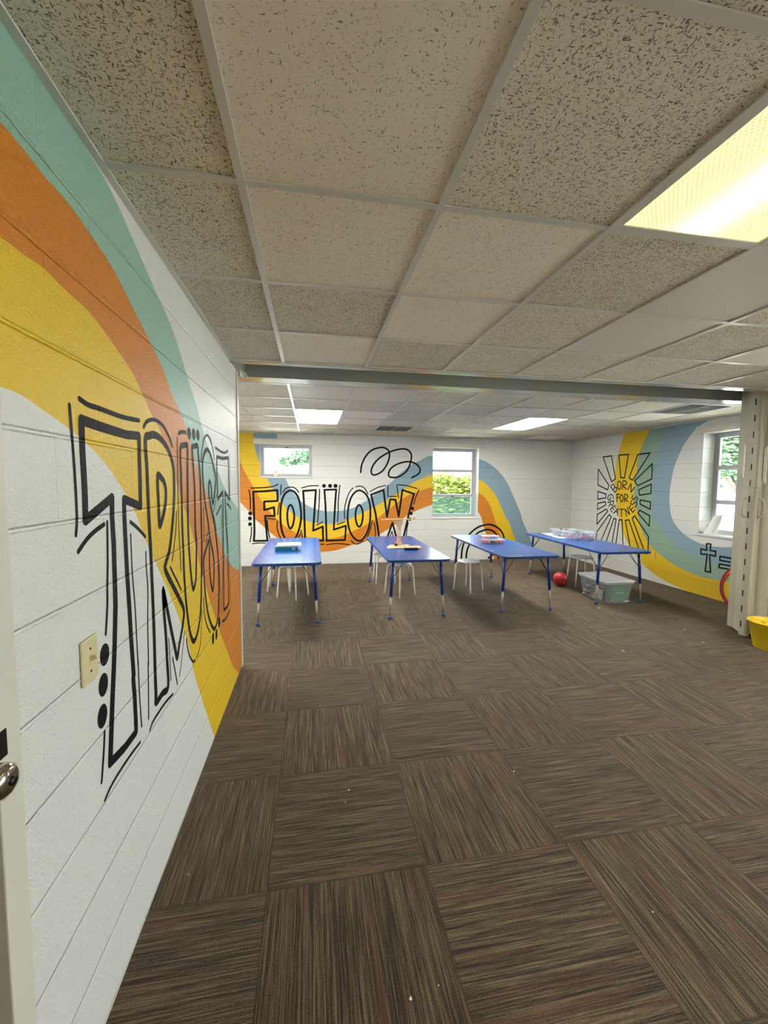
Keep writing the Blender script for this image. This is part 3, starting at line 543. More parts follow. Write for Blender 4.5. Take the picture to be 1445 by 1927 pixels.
 ('yellow',[[6.1845,2.5416],[6.2728,2.408],[6.3435,2.2194],[6.4143,2.0011],[6.4465,1.8016],[6.4682,1.6503],[6.4612,1.5649],[6.4629,1.5421],[6.4474,1.4966],[6.4272,1.424],[6.4294,1.3601],[6.4256,1.301],[6.4097,1.2469],[6.3991,1.179],[6.3833,1.1252],[6.3505,1.0954],[6.3337,1.024],[6.3097,0.9354],[6.1958,0.6841],[6.0989,0.5482],[5.9364,0.3784],[5.7464,0.2342],[5.5122,0.1208],[5.2445,0.0487],[5.0467,0.0181],[4.7945,-0.0151]]),
 ('sage',[[5.6666,2.5143],[5.729,2.4112],[5.8448,2.2198],[5.9351,2.0188],[5.9607,1.8561],[5.9714,1.6913],[6.0197,1.5901],[5.9945,1.543],[5.9863,1.5003],[5.9946,1.4146],[6.0035,1.3371],[6.0099,1.2637],[5.9787,1.2092],[5.9411,1.1384],[5.9085,1.0551],[5.8123,0.8017],[5.6391,0.5795],[5.453,0.4612],[5.1888,0.3445],[4.925,0.2826],[4.7052,0.2564],[4.503,0.2624],[4.3154,0.2809],[4.0578,0.3203]]),
 ('blue',[[5.4281,2.4937],[5.4428,2.4188],[5.4951,2.203],[5.5522,2.0395],[5.6105,1.8723],[5.6275,1.7006],[5.6366,1.4693],[5.6259,1.2372],[5.5983,1.0294],[5.5533,0.9861],[5.4726,0.9131],[5.3849,0.8087],[5.2602,0.7012],[5.1035,0.6032],[4.9331,0.5454],[4.7949,0.507],[4.6538,0.4924],[4.4995,0.4824],[4.3085,0.5011],[4.131,0.5276]]),
 ('white',[[4.6764,2.4553],[4.7628,2.3984],[4.8839,2.3419],[5.0076,2.2383],[5.1124,2.1071],[5.196,1.9481],[5.2576,1.7832],[5.2945,1.5925],[5.313,1.3777],[5.2916,1.163],[5.231,0.9955],[5.1015,0.86],[4.957,0.7737],[4.7777,0.7174],[4.6112,0.7029],[4.418,0.7157],[4.2572,0.7573],[4.0931,0.8531]]),
],
}
# ------------------------------------------------------------------ room shell
HC, YB, XR = 2.40, 7.668, 5.880
XL2, YN = -2.0, -3.2          # hidden ends of the far and near rooms
def catmull(pts, closed, n=6):
    out = []; N = len(pts); rng = range(N if closed else N-1)
    for i in rng:
        p0 = pts[i-1] if (closed or i > 0) else pts[0]
        p1 = pts[i]; p2 = pts[(i+1) % N]
        p3 = pts[(i+2) % N] if (closed or i+2 < N) else pts[-1]
        for k in range(n):
            t = k/n
            out.append(tuple(.5*((2*p1[j])+(-p0[j]+p2[j])*t+(2*p0[j]-5*p1[j]+4*p2[j]-p3[j])*t*t+(-p0[j]+3*p1[j]-3*p2[j]+p3[j])*t**3) for j in (0, 1)))
    if not closed: out.append(tuple(pts[-1]))
    return out
def clip(poly, rect):
    x0, z0, x1, z1 = rect
    for ax, lim, sg in ((0, x0, 1), (0, x1, -1), (1, z0, 1), (1, z1, -1)):
        out = []
        for i in range(len(poly)):
            a = poly[i-1]; b = poly[i]
            ia = (a[ax]-lim)*sg >= 0; ib = (b[ax]-lim)*sg >= 0
            if ia != ib:
                t = (lim-a[ax])/(b[ax]-a[ax]); out.append((a[0]+(b[0]-a[0])*t, a[1]+(b[1]-a[1])*t))
            if ib: out.append(b)
        poly = out
        if len(poly) < 3: return []
    return poly
class Wall:
    """a block wall with openings, painted with the mural in the wall's own plane; to3(h, z, d): d = depth in front of the face"""
    def __init__(s, rect, holes, to3, joint, thick):
        s.mb = MB(); s.to3 = to3; s.j = joint
        h0, z0, h1, z1 = rect
        hs = sorted({h0, h1, *[a for q in holes for a in (q[0], q[2])]})
        s.rects = []
        for a, b in zip(hs, hs[1:]):
            cut = [q for q in holes if q[0] < b-1e-6 and q[2] > a+1e-6]
            zs = [z0]
            for q in sorted(cut, key=lambda q: q[1]): zs += [q[1], q[3]]
            zs.append(z1)
            for i in range(0, len(zs), 2):
                if zs[i+1]-zs[i] > 1e-6: s.rects.append((a, zs[i], b, zs[i+1]))
        for r in s.rects:
            s.poly2([(r[0], r[1]), (r[2], r[1]), (r[2], r[3]), (r[0], r[3])], 0, 0)
            s.poly2([(r[0], r[1]), (r[2], r[1]), (r[2], r[3]), (r[0], r[3])], -thick, 0)
        for (a, b, c, d) in holes:      # reveals
            for (p, q) in (((a, b), (c, b)), ((c, b), (c, d)), ((c, d), (a, d)), ((a, d), (a, b))):
                vs = [to3(*p, 0), to3(*q, 0), to3(*q, -thick), to3(*p, -thick)]
                vert = abs(p[0]-q[0]) < 1e-6
                uv = [(x, p[1]-.005) if False else ((dd+.1, zz-.005) if vert else (hh, dd)) for hh, zz, dd in ((*p, 0), (*q, 0), (*q, thick), (*p, thick))]
                s.mb.faces(vs, [(0, 1, 2, 3)], 0, uvs=uv)
        for (p, q) in (((h0, z0), (h0, z1)), ((h1, z0), (h1, z1)), ((h0, z1), (h1, z1))):
            s.mb.faces([to3(*p, 0), to3(*q, 0), to3(*q, -thick), to3(*p, -thick)], [(0, 1, 2, 3)], 0, uvs=[(.05+.0*i, .05) for i in range(4)])
    def poly2(s, pts, d, mi):
        s.mb.faces([s.to3(p[0], p[1], d) for p in pts], [tuple(range(len(pts)))], mi, uvs=[(p[0]-s.j, p[1]-.005) for p in pts])
    def area(s, poly, d, mi):
        for r in s.rects:
            c = clip(poly, r)
            if len(c) < 3: continue
            vs = [Vector(p) for p in c]
            v2, _, fs, *_ = delaunay_2d_cdt(vs, [], [list(range(len(vs)))], 1, 1e-5)
            s.mb.faces([s.to3(p[0], p[1], d) for p in v2], [tuple(f) for f in fs], mi, uvs=[(p[0]-s.j, p[1]-.005) for p in v2])
    def stroke(s, w, closed, smooth, pts, d=.0016):
        p = catmull(pts, closed, 4) if smooth else [tuple(q) for q in pts]
        n = len(p); h = w/2; V = []; F = []
        def add(poly):
            F.append(list(range(len(V), len(V)+len(poly)))); V.extend(Vector(q) for q in poly)
        for i in range(n if closed else n-1):
            a = Vector(p[i]); b = Vector(p[(i+1) % n]); t = b-a
            if t.length < 1e-5: continue
            t.normalize(); q = Vector((-t.y, t.x))*h
            add([a-q, b-q, b+q, a+q])
        for i in range(n):
            add([(p[i][0]+h*math.cos(2*PI*k/8), p[i][1]+h*math.sin(2*PI*k/8)) for k in range(8)])
        v2, _, fs, _, _, of = delaunay_2d_cdt(V, [], F, 0, 1e-5)
        segs = [(Vector(p[i]), Vector(p[(i+1) % n])) for i in range(n if closed else n-1)]
        def near(f):
            c = sum((v2[i] for i in f), Vector((0, 0)))/len(f)
            for a, b in segs:
                ab = b-a; L2 = ab.length_squared
                u = 0 if L2 < 1e-12 else max(0, min(1, (c-a).dot(ab)/L2))
                if (c-a-ab*u).length <= h*1.001: return True
            return False
        fs = [f for f in fs if near(f)]
        s.mb.faces([s.to3(q[0], q[1], d) for q in v2], [tuple(f) for f in fs], 6, uvs=[(q[0]-s.j, q[1]-.005) for q in v2])
    def dot(s, x, z, rx, rz, d=.0016):
        s.poly2([(x+rx*math.cos(2*PI*k/24), z+rz*math.sin(2*PI*k/24)) for k in range(24)], d, 6)
    def bands(s, L, far):
        for i, (c, pts) in enumerate(L):
            q = catmull(pts, False, 5)
            if far == 'L': poly = q+[(q[-1][0], -3), (-5, -3), (-5, q[0][1])]
            else: poly = q+[(3.55, q[-1][1]), (3.55, q[0][1])]
            s.area(poly, .0003*(i+1), MUR[c])
    def done(s, name):
        o = s.mb.build(name, WALLM, fixn=False); o['kind'] = 'structure'; return o

# left wall of the near room (face X = 0), its door is beyond the left edge of the view
W = Wall((YN, 0, 3.43, HC), [(-.09, 0, .87, 2.07)], lambda h, z, d: (d, h, z), 1.060, .20)
W.bands(MURAL['L_bands'], 'L')
for a in MURAL['L_strokes']: W.stroke(*a)
for a in MURAL['L_dots']: W.dot(*a)
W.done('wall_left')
# back wall of the far room (face Y = YB)
W1H = (-.330, 1.620, .592, 2.205); W2H = (2.895, .850, 3.830, 2.212); W6H = (-1.92, .850, -1.1, 2.212)
W = Wall((XL2, 0, XR+.3, HC), [W1H, W2H, W6H], lambda h, z, d: (h, YB-d, z), 2.621, .30)
W.bands(MURAL['B_bands'], 'L')
for a in MURAL['B_strokes']: W.stroke(*a)
for a in MURAL['B_dots']: W.dot(*a)
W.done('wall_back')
# right wall (face X = XR) running along both rooms
W3H = (3.87, .850, 4.820, 2.230); W4H = (.15, .850, 1.95, 2.230); W5H = (-2.4, .850, -.9, 2.230)
W = Wall((YN, 0, YB, HC), [W3H, W4H, W5H], lambda h, z, d: (XR-d, h, z), 5.410, .30)
W.bands([(c, [p for p in pts]) for c, pts in MURAL['R_bands']], 'R')
for a in MURAL['R_strokes']: W.stroke(*a)
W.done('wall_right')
# walls out of view that close the two rooms
W = Wall((0, 0, XR, HC), [], lambda h, z, d: (h, YN+d, z), 0, .2); W.done('wall_near')
W = Wall((3.43, 0, YB, HC), [], lambda h, z, d: (XL2+d, h, z), 0, .2); W.done('wall_far_left')
W = Wall((XL2, 0, -.2, HC), [], lambda h, z, d: (h, 3.45+d, z), 0, .02); W.done('wall_front_left')

f = MB(); f.box((XL2-.2, YN-.2, -.12), (XR+.3, YB+.3, 0)); o = f.build('floor', M['carpet']); o['kind'] = 'structure'

# ceiling: lay-in tiles in a grid of tees
G = .6096
def ceiling_zone(x0, x1, y0, y1, ox, oy, holes, special, name, gname, rnd, fixt=()):
    tl = MB(); gr = MB(); zt = HC+.006; zg = HC-.001
    kx = [k for k in range(-12, 16) if x0 < ox+G*k < x1]; ky = [k for k in range(-12, 16) if y0 < oy+G*k < y1]
    xs = [x0]+[ox+G*k for k in kx]+[x1]; ys = [y0]+[oy+G*k for k in ky]+[y1]
    for i, (a, b) in enumerate(zip(xs, xs[1:])):
        for j, (c, d) in enumerate(zip(ys, ys[1:])):
            ci = round((a-ox)/G) if i else kx[0]-1; cj = round((c-oy)/G) if j else ky[0]-1
            if (ci, cj) in holes: continue
            mi = special.get((ci, cj), rnd.choice([0, 0, 1, 2, 2]))
            tl.box((a, c, zt), (b, d, zt+.015), mi)
    h = .012
    def seg(a, b): gr.box(a, b)
    for x in xs[1:-1]: gr.box((x-h, y0, zg), (x+h, y1, zg+.006))
    for y in ys[1:-1]:
        for a, b in zip(xs, xs[1:]):
            if (round((a-ox)/G), round((y-oy)/G)) in fixt: continue
            gr.box((a+(h if a > x0 else 0), y-h, zg+.0007), (b-(h if b < x1 else 0), y+h, zg+.006))
    e = .022                       # wall angle
    gr.box((x0, y0, zg-.001), (x0+e, y1, zg+.005)); gr.box((x1-e, y0, zg-.001), (x1, y1, zg+.005))
    gr.box((x0, y0, zg-.0005), (x1, y0+e, zg+.005)); gr.box((x0, y1-e, zg-.0005), (x1, y1, zg+.005))
    o = tl.build(name, [M['tile_a'], M['tile_b'], M['tile_c'], M['tile_s']], fixn=False); o['kind'] = 'structure'
    o = gr.build(gname, M['grid'], fixn=False); o['kind'] = 'structure'
NX, NY, FX, FY = .3816, .7121, .3783, 3.857
near_lights = [(2, -1), (7, -1), (6, -5)]  # first is in view; the other two are added unseen for fill light
far_lights = [(0, 2), (5, 2), (-3, 1)]  # last is an unseen panel added to brighten the far room
vents = [(2, 4), (7, 0)]
nh = {(i, j+d) for i, j in near_lights for d in (0, 1)}
fh = {(i, j+d) for i, j in far_lights for d in (0, 1)} | set(vents)
sp = {(3, 1): 3, (3, 2): 3, (0, 0): 1, (0, 1): 1, (0, 2): 2, (1, 0): 0, (1, 1): 1, (1, 2): 1, (2, 1): 2, (2, 2): 0, (-1, 0): 0, (-1, 1): 0, (-1, 2): 2, (-1, -1): 0, (0, -1): 1, (1, -1): 2, (4, 1): 0, (4, 2): 2, (0, 3): 1, (1, 3): 2, (2, 3): 0}
ceiling_zone(0, XR, YN, 3.16, NX, NY, nh, sp, 'ceiling', 'trim_1', random.Random(4), {(i, j+1) for i, j in near_lights})
ceiling_zone(XL2, XR, 3.80, YB, FX, FY, fh, {(0, 0): 3, (1, 0): 3, (3, 0): 0, (4, 1): 3}, 'ceiling_far', 'trim_2', random.Random(9), {(i, j+1) for i, j in far_lights})
r = MB(); r.box((XL2-.2, YN-.2, HC+.36), (XR+.3, YB+.3, HC+.42)); 
for a, b in (((XL2-.2, YN-.2), (XR+.3, YN)), ((XL2-.2, YB), (XR+.3, YB+.3)), ((XL2-.2, YN), (XL2, YB)), ((XR, YN), (XR+.3, YB))): r.box((*a, HC), (*b, HC+.36))
o = r.build('ceiling_deck', M['ground']); o['kind'] = 'structure'
# pocket of the folding partition between the two ceilings
h = MB(); h.box((0, 3.16, HC-.004), (XR, 3.235, HC+.004), 1); h.box((0, 3.229, HC+.004), (XR, 3.235, HC+.30), 0)
h.box((.0, 3.62, HC), (XR, 3.626, HC+.30), 0); h.box((-.2, 3.616, HC-.004), (XR, 3.785, HC+.002), 1)
h.box((XL2, 3.785, HC-.006), (XR, 3.80, HC+.006), 2); h.box((0, 3.16, HC+.30), (XR, 3.66, HC+.31), 0)
h.box((XL2, 3.47, HC), (0, 3.785, HC+.006), 1)
h.box((.0, 3.40, HC+.22), (XR, 3.46, HC+.30), 0)
h.box((.03, 3.24, HC-.002), (.045, 3.62, HC+.29), 0)
h.box((.045, 3.45, HC-.05), (.058, 3.47, HC+.2), 2); h.tube([(.05, 3.45, HC-.0), (.075, 3.42, HC-.03), (.09, 3.40, HC-.06)], .006, 8, 2)
o = h.build('trim_3', [M['header'], M['lip'], M['grid']], fixn=False); o['kind'] = 'structure'
# jamb on the free end of the left wall
j = MB(); j.box((-.212, 3.422, 0), (.010, 3.466, HC-.01)); o = j.build('trim_4', M['trimw'], bevel=.002); o['kind'] = 'structure'

# lintels over the far windows
def lintel(name, a, b):
    m = MB(); m.box(a, b); o = m.build(name, M['trimw'], bevel=.002); o['kind'] = 'structure'
lintel('trim_5', (-.437, YB-.012, 2.208), (.690, YB+.02, 2.305)); lintel('trim_6', (2.806, YB-.012, 2.214), (3.948, YB+.02, 2.305))
lintel('trim_7', (XR-.012, 3.75, 2.232), (XR+.02, 4.935, 2.33))

# windows
def window(name, plane, a, b, z0, z1, depth, lights, screen=None, crank=False):
    """frame set back in the opening; lights = list of (z0, z1) of the panes"""
    m = MB(); g = MB(); sc = MB()
    def bx(mb, h0, zz0, h1, zz1, d0, d1):
        if plane == 'B': mb.box((h0, YB+d0, zz0), (h1, YB+d1, zz1))
        else: mb.box((XR+d0, h0, zz0), (XR+d1, h1, zz1))
    fw = .035
    bx(m, a, z0, b, z0+fw, depth, depth+.07); bx(m, a, z1-fw, b, z1, depth, depth+.07)
    bx(m, a, z0+fw, a+fw, z1-fw, depth, depth+.07); bx(m, b-fw, z0+fw, b, z1-fw, depth, depth+.07)
    o = m.build(name, M['winframe'], bevel=.003); o['kind'] = 'structure'
    for k, (l0, l1) in enumerate(lights):
        s = MB(); t = .028; d0 = depth+.012
        bx(s, a+fw, l0, b-fw, l0+t, d0, d0+.035); bx(s, a+fw, l1-t, b-fw, l1, d0, d0+.035)
        bx(s, a+fw, l0+t, a+fw+t, l1-t, d0, d0+.035); bx(s, b-fw-t, l0+t, b-fw, l1-t, d0, d0+.035)
        so_ = s.build('sash', M['winframe'], o, bevel=.002)
        q = MB(); bx(q, a+fw+t, l0+t, b-fw-t, l1-t, d0+.014, d0+.018); q.build('pane', M['glass'], so_)
        if screen == k:
            q = MB(); bx(q, a+fw+t, l0+t, b-fw-t, l1-t, d0+.036, d0+.037); q.build('insect_screen', M['screen'], so_)
        if crank == k:
            c = MB()
            mid = (a+b)/2
            bx(c, mid-.02, l1-.02, mid+.03, l1-.004, d0-.012, d0); c.build('latch', M['darkmet'], so_, bevel=.002)
    # sill board
    s = MB(); bx(s, a-.01, z0-.022, b+.01, z0+.004, -.018, depth); so2 = s.build('window_sill', M['sill'], o, bevel=.003)
    return o
window('window_1', 'B', W1H[0], W1H[2], W1H[1], W1H[3], .10, [(W1H[1]+.035, W1H[3]-.035)], crank=0)
zl = [(.885, 1.225), (1.265, 1.665), (1.705, 2.177)]
window('window_2', 'B', W2H[0], W2H[2], W2H[1], W2H[3], .19, [(.885, 1.279), (1.279, 1.774), (1.774, 2.177)], screen=0, crank=0)
window('added_window_6', 'B', W6H[0], W6H[2], W6H[1], W6H[3], .19, [(.885, 1.27), (1.27, 1.72), (1.72, 2.177)])  # unseen window added to light the far room from the left
window('window_3', 'R', W3H[0], W3H[2], W3H[1], W3H[3], .19, [(.885, 1.29), (1.29, 1.76), (1.76, 2.195)])
window('added_window_4', 'R', W4H[0], W4H[2], W4H[1], W4H[3], .19, [(.885, 1.50), (1.50, 2.195)])  # unseen window added for side daylight on the left wall
window('added_window_5', 'R', W5H[0], W5H[2], W5H[1], W5H[3], .19, [(.885, 1.50), (1.50, 2.195)])  # second unseen window, added for more daylight in the near room
def portal(name, loc, sx, sy, rot):
    l = bpy.data.lights.new(name, 'AREA'); l.shape = 'RECTANGLE'; l.size = sx; l.size_y = sy; l.cycles.is_portal = True
    o = bpy.data.objects.new(name, l); COL.objects.link(o); o.location = loc; o.rotation_euler = rot
for hh in (W1H, W2H, W6H): portal('window_portal', ((hh[0]+hh[2])/2, YB+.29, (hh[1]+hh[3])/2), hh[2]-hh[0], hh[3]-hh[1], (-PI/2, 0, 0))
for hh in (W3H, W4H, W5H): portal('window_portal', (XR+.29, (hh[0]+hh[2])/2, (hh[1]+hh[3])/2), hh[3]-hh[1], hh[2]-hh[0], (0, PI/2, 0))

# door in the left wall, at the left edge of the view
d = MB(); d.box((-.075, -.055, .01), (-.03, .838, 2.03)); dr = d.build('door_1', M['doorwood'], bevel=.002); dr['kind'] = 'structure'
j = MB()
j.box((-.20, .838, 0), (.004, .90, 2.10)); j.box((-.20, -.12, 0), (.004, -.058, 2.10)); j.box((-.20, -.058, 2.034), (.004, .838, 2.10))
j.build('door_frame', M['trimw'], dr, bevel=.003)
k = MB(); mt = Matrix.Rotation(PI/2, 4, 'Y')
k.lathe([(.036, 0), (.036, .006), (.030, .010), (.014, .014), (.013, .040), (.020, .046), (.029, .054), (.031, .064), (.029, .074), (.020, .081), (.010, .083), (.0001, .083)], 32, 0, (-.025, .79, .993), mt)
kn = k.build('door_knob', M['nickel'], dr)
k = MB(); k.lathe([(.0085, 0), (.0085, .003), (.0001, .0032)], 16, 0, (.0578, .79, .993), mt); k.build('keyhole', M['darkmet'], kn)
k = MB(); k.box((-.012, .8375, .999), (.0052, .862, 1.052)); k.build('strike_plate', M['darkmet'], dr, bevel=.001)

# ------------------------------------------------------------------ lamps
def ceiling_light(i, j, ox, oy, label, mat, group='recessed fluorescent ceiling lights'):
    x = ox+G*i+.012; y = oy+G*j+.012; X = x+G-.024; Y = y+2*G-.024
    t = thing('ceiling_light', label, 'ceiling light', ((x+X)/2, (y+Y)/2, HC), 0, group)
    cx, cy = (x+X)/2, (y+Y)/2; hx, hy = (X-x)/2, (Y-y)/2; e = .016
    f = MB()
    f.box((-hx, -hy, .0), (hx, -hy+e, .02)); f.box((-hx, hy-e, .0), (hx, hy, .02)); f.box((-hx, -hy+e, .0), (-hx+e, hy-e, .02)); f.box((hx-e, -hy+e, .0), (hx, hy-e, .02))
    f.box((-hx, -hy, .02), (hx, hy, .10))
    f.build('frame', M['grid'], t)
    q = MB(); q.box((-hx+e, -hy+e, .004), (hx-e, hy-e, .008)); q.build('lens', mat, t)
    return t
LL = ['glowing yellowish ceiling light panel above the right side of the carpet, nearest the camera', 'added fill light panel by the right wall, out of view', 'added fill light panel behind the camera on the right']
for (i, j), l in zip(near_lights, LL): ceiling_light(i, j, NX, NY, l, M['panel'] if (i, j) == (2, -1) else M['panel3'])
LL = ['square-looking lit ceiling panel above the leftmost blue table', 'long slanting lit ceiling panel above the blue table with the marker boxes', 'added fill light panel in the hidden left end of the far room']
for (i, j), l in zip(far_lights, LL): ceiling_light(i, j, FX, FY, l, M['panel2'])
def vent(i, j, label):
    cx, cy = FX+G*(i+.5), FY+G*(j+.5)
    t = thing('ceiling_vent', label, 'air vent', (cx, cy, HC), 0, 'ceiling air vents')
    q = G/2-.012
    b = MB(); b.box((-q, -q, .03), (q, q, .05)); b.build('backing', M['slot'], t)
    f = MB(); e = .02
    for a, c in (((-q, -q), (q, -q+e)), ((-q, q-e), (q, q)), ((-q, -q+e), (-q+e, q-e)), ((q-e, -q+e), (q, q-e)), ((-.008, -q+e), (.008, q-e))): f.box((*a, 0), (*c, .012))
    f.build('frame', M['grid'], t)
    for s0, s1 in ((-q+e, -.008), (.008, q-e)):
        l = MB(); n = 16
        for k in range(n):
            y = -q+e+(k+.5)*(2*q-2*e)/n
            l.box((s0, -.012, -.001), (s1, .012, .001), m=Matrix.Translation((0, y, .010)) @ Matrix.Rotation(R(48), 4, 'X'))
        l.build('louver', M['header'], t)
vent(2, 4, 'dark square air vent in the ceiling above FOLLOW, left of the tall window')
vent(7, 0, 'air vent in the ceiling beside the folding partition, near the right window')

# ------------------------------------------------------------------ outside
g = MB(); g.box((-60, -60, -.60), (90, 90, -.50)); o = g.build('ground', M['ground']); o['kind'] = 'structure'
def tree(name, label, loc, blobs, n, leaf, mat, trunk, seed, cat='tree', group=None):
    rnd = random.Random(seed); t = thing(name, label, cat, loc, 0, group); m = MB()
    for _ in range(n):
        bx, by, bz, rx, ry, rz = rnd.choice(blobs)
        while True:
            u = Vector((rnd.uniform(-1, 1), rnd.uniform(-1, 1), rnd.uniform(-1, 1)))
            if .35 < u.length < 1: break
        c = Vector((bx+u.x*rx, by+u.y*ry, bz+u.z*rz)); s = leaf*rnd.uniform(.6, 1.3)
        mt = Matrix.Translation(c) @ Matrix.Rotation(rnd.uniform(0, 6.28), 4, 'Z') @ Matrix.Rotation(rnd.uniform(-1.2, 1.2), 4, 'X')
        vs = [mt @ Vector(p) for p in ((-s, 0, 0), (-.2*s, .45*s, .08*s), (s, 0, 0), (-.2*s, -.45*s, .08*s))]
        m.faces(vs, [(0, 1, 2, 3)])
    m.build('foliage', mat, t, fixn=False)
    if trunk:
        k = MB(); x, y, r0, h0 = trunk
        k.tube([(x, y, 0), (x+.08, y, h0*.4), (x, y+.06, h0*.8), (x+.1, y, h0)], r0, 10, r2=r0*.5)
        for a in range(5):
            an = a*1.3; k.tube([(x, y, h0*.6), (x+.5*math.cos(an), y+.5*math.sin(an), h0*.85), (x+1.1*math.cos(an), y+1.1*math.sin(an), h0*1.1)], r0*.35, 6, r2=.02)
        k.build('trunk', M['bark'], t)
    return t
tree('tree', 'pale blue-green leafy tree seen through the small high window', (-.3, 17.5, -.5), [(.55, 0, 3.08, .62, .7, .34), (-.05, 0, 2.88, .45, .6, .2), (1.1, .2, 3.1, .7, .7, .42)], 2600, .085, M['leafG'], (.7, 0, .06, 2.6), 1)
tree('bush', 'yellow-green hedge filling the lower part of the tall narrow window', (5.2, 12.2, -.5), [(-1.5, 0, 1.25, .9, .6, 1.02), (-.6, .1, 1.4, .9, .6, 1.0), (.4, 0, 1.35, 1, .6, 1.02), (1.4, .1, 1.3, 1, .6, 1.0), (-.2, .3, .9, 2, .5, .9)], 17000, .095, M['leafY'], None, 2, 'hedge')
tree('tree', 'green tree outside the right window with yellow-green upper leaves', (13.6, 10.4, -.5), [(0, 0, 3.6, 1.8, 1.9, 1.5), (-.3, 1.3, 3.0, 1.5, 1.4, 1.2), (.2, -1.4, 3.2, 1.6, 1.5, 1.4), (0, .4, 4.6, 1.4, 1.6, 1.2)], 6500, .13, M['leafG'], (0, 0, .16, 2.6), 3)

# ------------------------------------------------------------------ tables
def make_table():
    t = thing('activity_table', '', 'table', (0, 0, 0), 0, 'blue activity tables')
    hx, hy, z = .357, .99, .69
    m = MB(); m.prism(rrect(-hx+.004, -hy+.004, hx-.004, hy-.004, .066, 8), z-.024, z); m.build('tabletop', M['tableblue'], t, bevel=.002)
    m = MB(); o = rrect(-hx, -hy, hx, hy, .07, 8); i = rrect(-hx+.005, -hy+.005, hx-.005, hy-.005, .065, 8); n = len(o)
    vs = [(p[0], p[1], zz) for zz in (z-.028, z-.001) for p in o]+[(p[0], p[1], zz) for zz in (z-.028, z-.001) for p in i]
    fs = []
    for a in range(n):
        b = (a+1) % n
        fs += [(a, b, n+b, n+a), (2*n+a, 3*n+a, 3*n+b, 2*n+b), (n+a, n+b, 3*n+b, 3*n+a), (a, 2*n+a, 2*n+b, b)]
    m.faces(vs, fs, smooth=False); m.build('edge_band', M['edgeblue'], t)
    for sx in (-1, 1):
        for sy in (-1, 1):
            top = Vector((sx*.275, sy*.84, z-.028)); ft = Vector((sx*.312, sy*.862, .02)); dv = ft-top
            m = MB(); m.tube([top, top+dv*.62], .0175, 14); m.box((top.x-.05, top.y-.04, z-.036), (top.x+.05, top.y+.04, z-.028))
            m.tube([top+dv*.615, top+dv*.64], .019, 14)
            lg = m.build('leg', M['legblue'], t)
            m = MB(); m.tube([top+dv*.60, top+dv*.975], .0125, 12)
            for k in range(6):
                p = top+dv*(.68+.045*k); m.sphere(p+Vector((sx*.0115, 0, 0)), .0028, 6)
            m.build('leg_extension', M['chrome'], lg)
            m = MB(); m.sphere((ft.x, ft.y, .0225), .0225, 16); m.build('ball_foot', M['footblue'], lg)
            p = top+dv*.32
            for e in (Vector((top.x-sx*.13, top.y, z-.030)), Vector((top.x, top.y-sy*.24, z-.030))):
                m = MB(); q = p.copy(); m.tube([q+(e-q).normalized()*.004, q*.55+e*.45+Vector((0, 0, -.012)), e], .0038, 7); m.build('brace', M['wire'], lg)
    return t
tab = make_table()
TPOS = [(.322, 5.262, 0, 'leftmost blue activity table, holding a teal book in front of the word FOLLOW'),
        (1.752, 5.262, -.008, 'blue activity table holding the wooden balance scale'),
        (3.112, 5.285, -.020, 'blue activity table holding pink marker boxes, left of the red ball'),
        (4.472, 5.405, -.036, 'rightmost blue activity table, with clear tubs on it and a storage bin below')]
for i, (x, y, r, l) in enumerate(TPOS):
    o = tab if i == 0 else copy_tree(tab)
    o.location = (x, y, 0); o.rotation_euler = (0, 0, r); o['label'] = l
TZ = .69

# ------------------------------------------------------------------ stools
def make_stool():
    t = thing('stool', '', 'stool', (0, 0, 0), 0, 'round white four-legged stools')
    m = MB(); m.lathe([(.0001, .424), (.150, .424), (.158, .429), (.158, .434), (.150, .440), (.0001, .440)], 40); m.build('seat', M['seat'], t)
    for k in range(4):
        a = k*PI/2; c, s = math.cos(a), math.sin(a); m = MB()
        pr = [(.04, .414), (.12, .414), (.150, .411), (.166, .400), (.173, .380), (.183, .27), (.197, .12), (.208, .012)]
        m.tube([(c*r_, s*r_, z) for r_, z in pr], .0095, 10)
        lg = m.build('leg', M['stoolw'], t)
        m = MB(); m.tube([(c*.2065, s*.2065, .022), (c*.2085, s*.2085, .0)], .0108, 10); m.build('foot_cap', M['greyp'], lg)
    return t
st = make_stool()
SP = [(.327, 5.48, -77, 'white stool whose seat shows under the front of the table with the teal book'),
      (.120, 5.875, -135, 'white stool tucked behind another under the leftmost table, only legs showing'),
      (1.752, 5.345, -103, 'white stool under the front half of the table with the balance scale'),
      (1.668, 6.105, -135, 'white stool at the back left under the table with the balance scale'),
      (2.757, 5.412, -103, 'white stool standing clear on the left side of the table with marker boxes'),
      (4.580, 5.490, -144, 'white stool under the rightmost table, between the red ball and the storage bin')]
for i, (x, y, a, l) in enumerate(SP):
    o = st if i == 0 else copy_tree(st)
    o.location = (x, y, 0); o.rotation_euler = (0, 0, R(a)); o['label'] = l

# ------------------------------------------------------------------ things on the tables
def book(name, label, loc, rz, sx, sy, h, cm, sticker=False):
    t = thing(name, label, 'book', loc, rz)
    m = MB(); m.box((-sx/2, -sy/2, 0), (sx/2, sy/2, .003)); m.box((-sx/2, -sy/2, h-.003), (sx/2, sy/2, h)); m.box((-sx/2, -sy/2, .003), (sx/2, -sy/2+.004, h-.003)); m.build('cover', cm, t, bevel=.001)
    m = MB(); m.box((-sx/2+.006, -sy/2+.004, .003), (sx/2-.006, sy/2-.006, h-.003)); m.build('pages', M['page'], t)
    if sticker:
        m = MB(); m.box((sx/2-.075, -sy/2-.0008, h*.25), (sx/2-.035, -sy/2, h*.85)); m.build('label_sticker', M['greyp'], t)
book('book', 'thick teal book lying on the leftmost blue table under a paler book', (.283, 5.135, TZ), R(-2), .275, .225, .055, M['tealbook'], True)
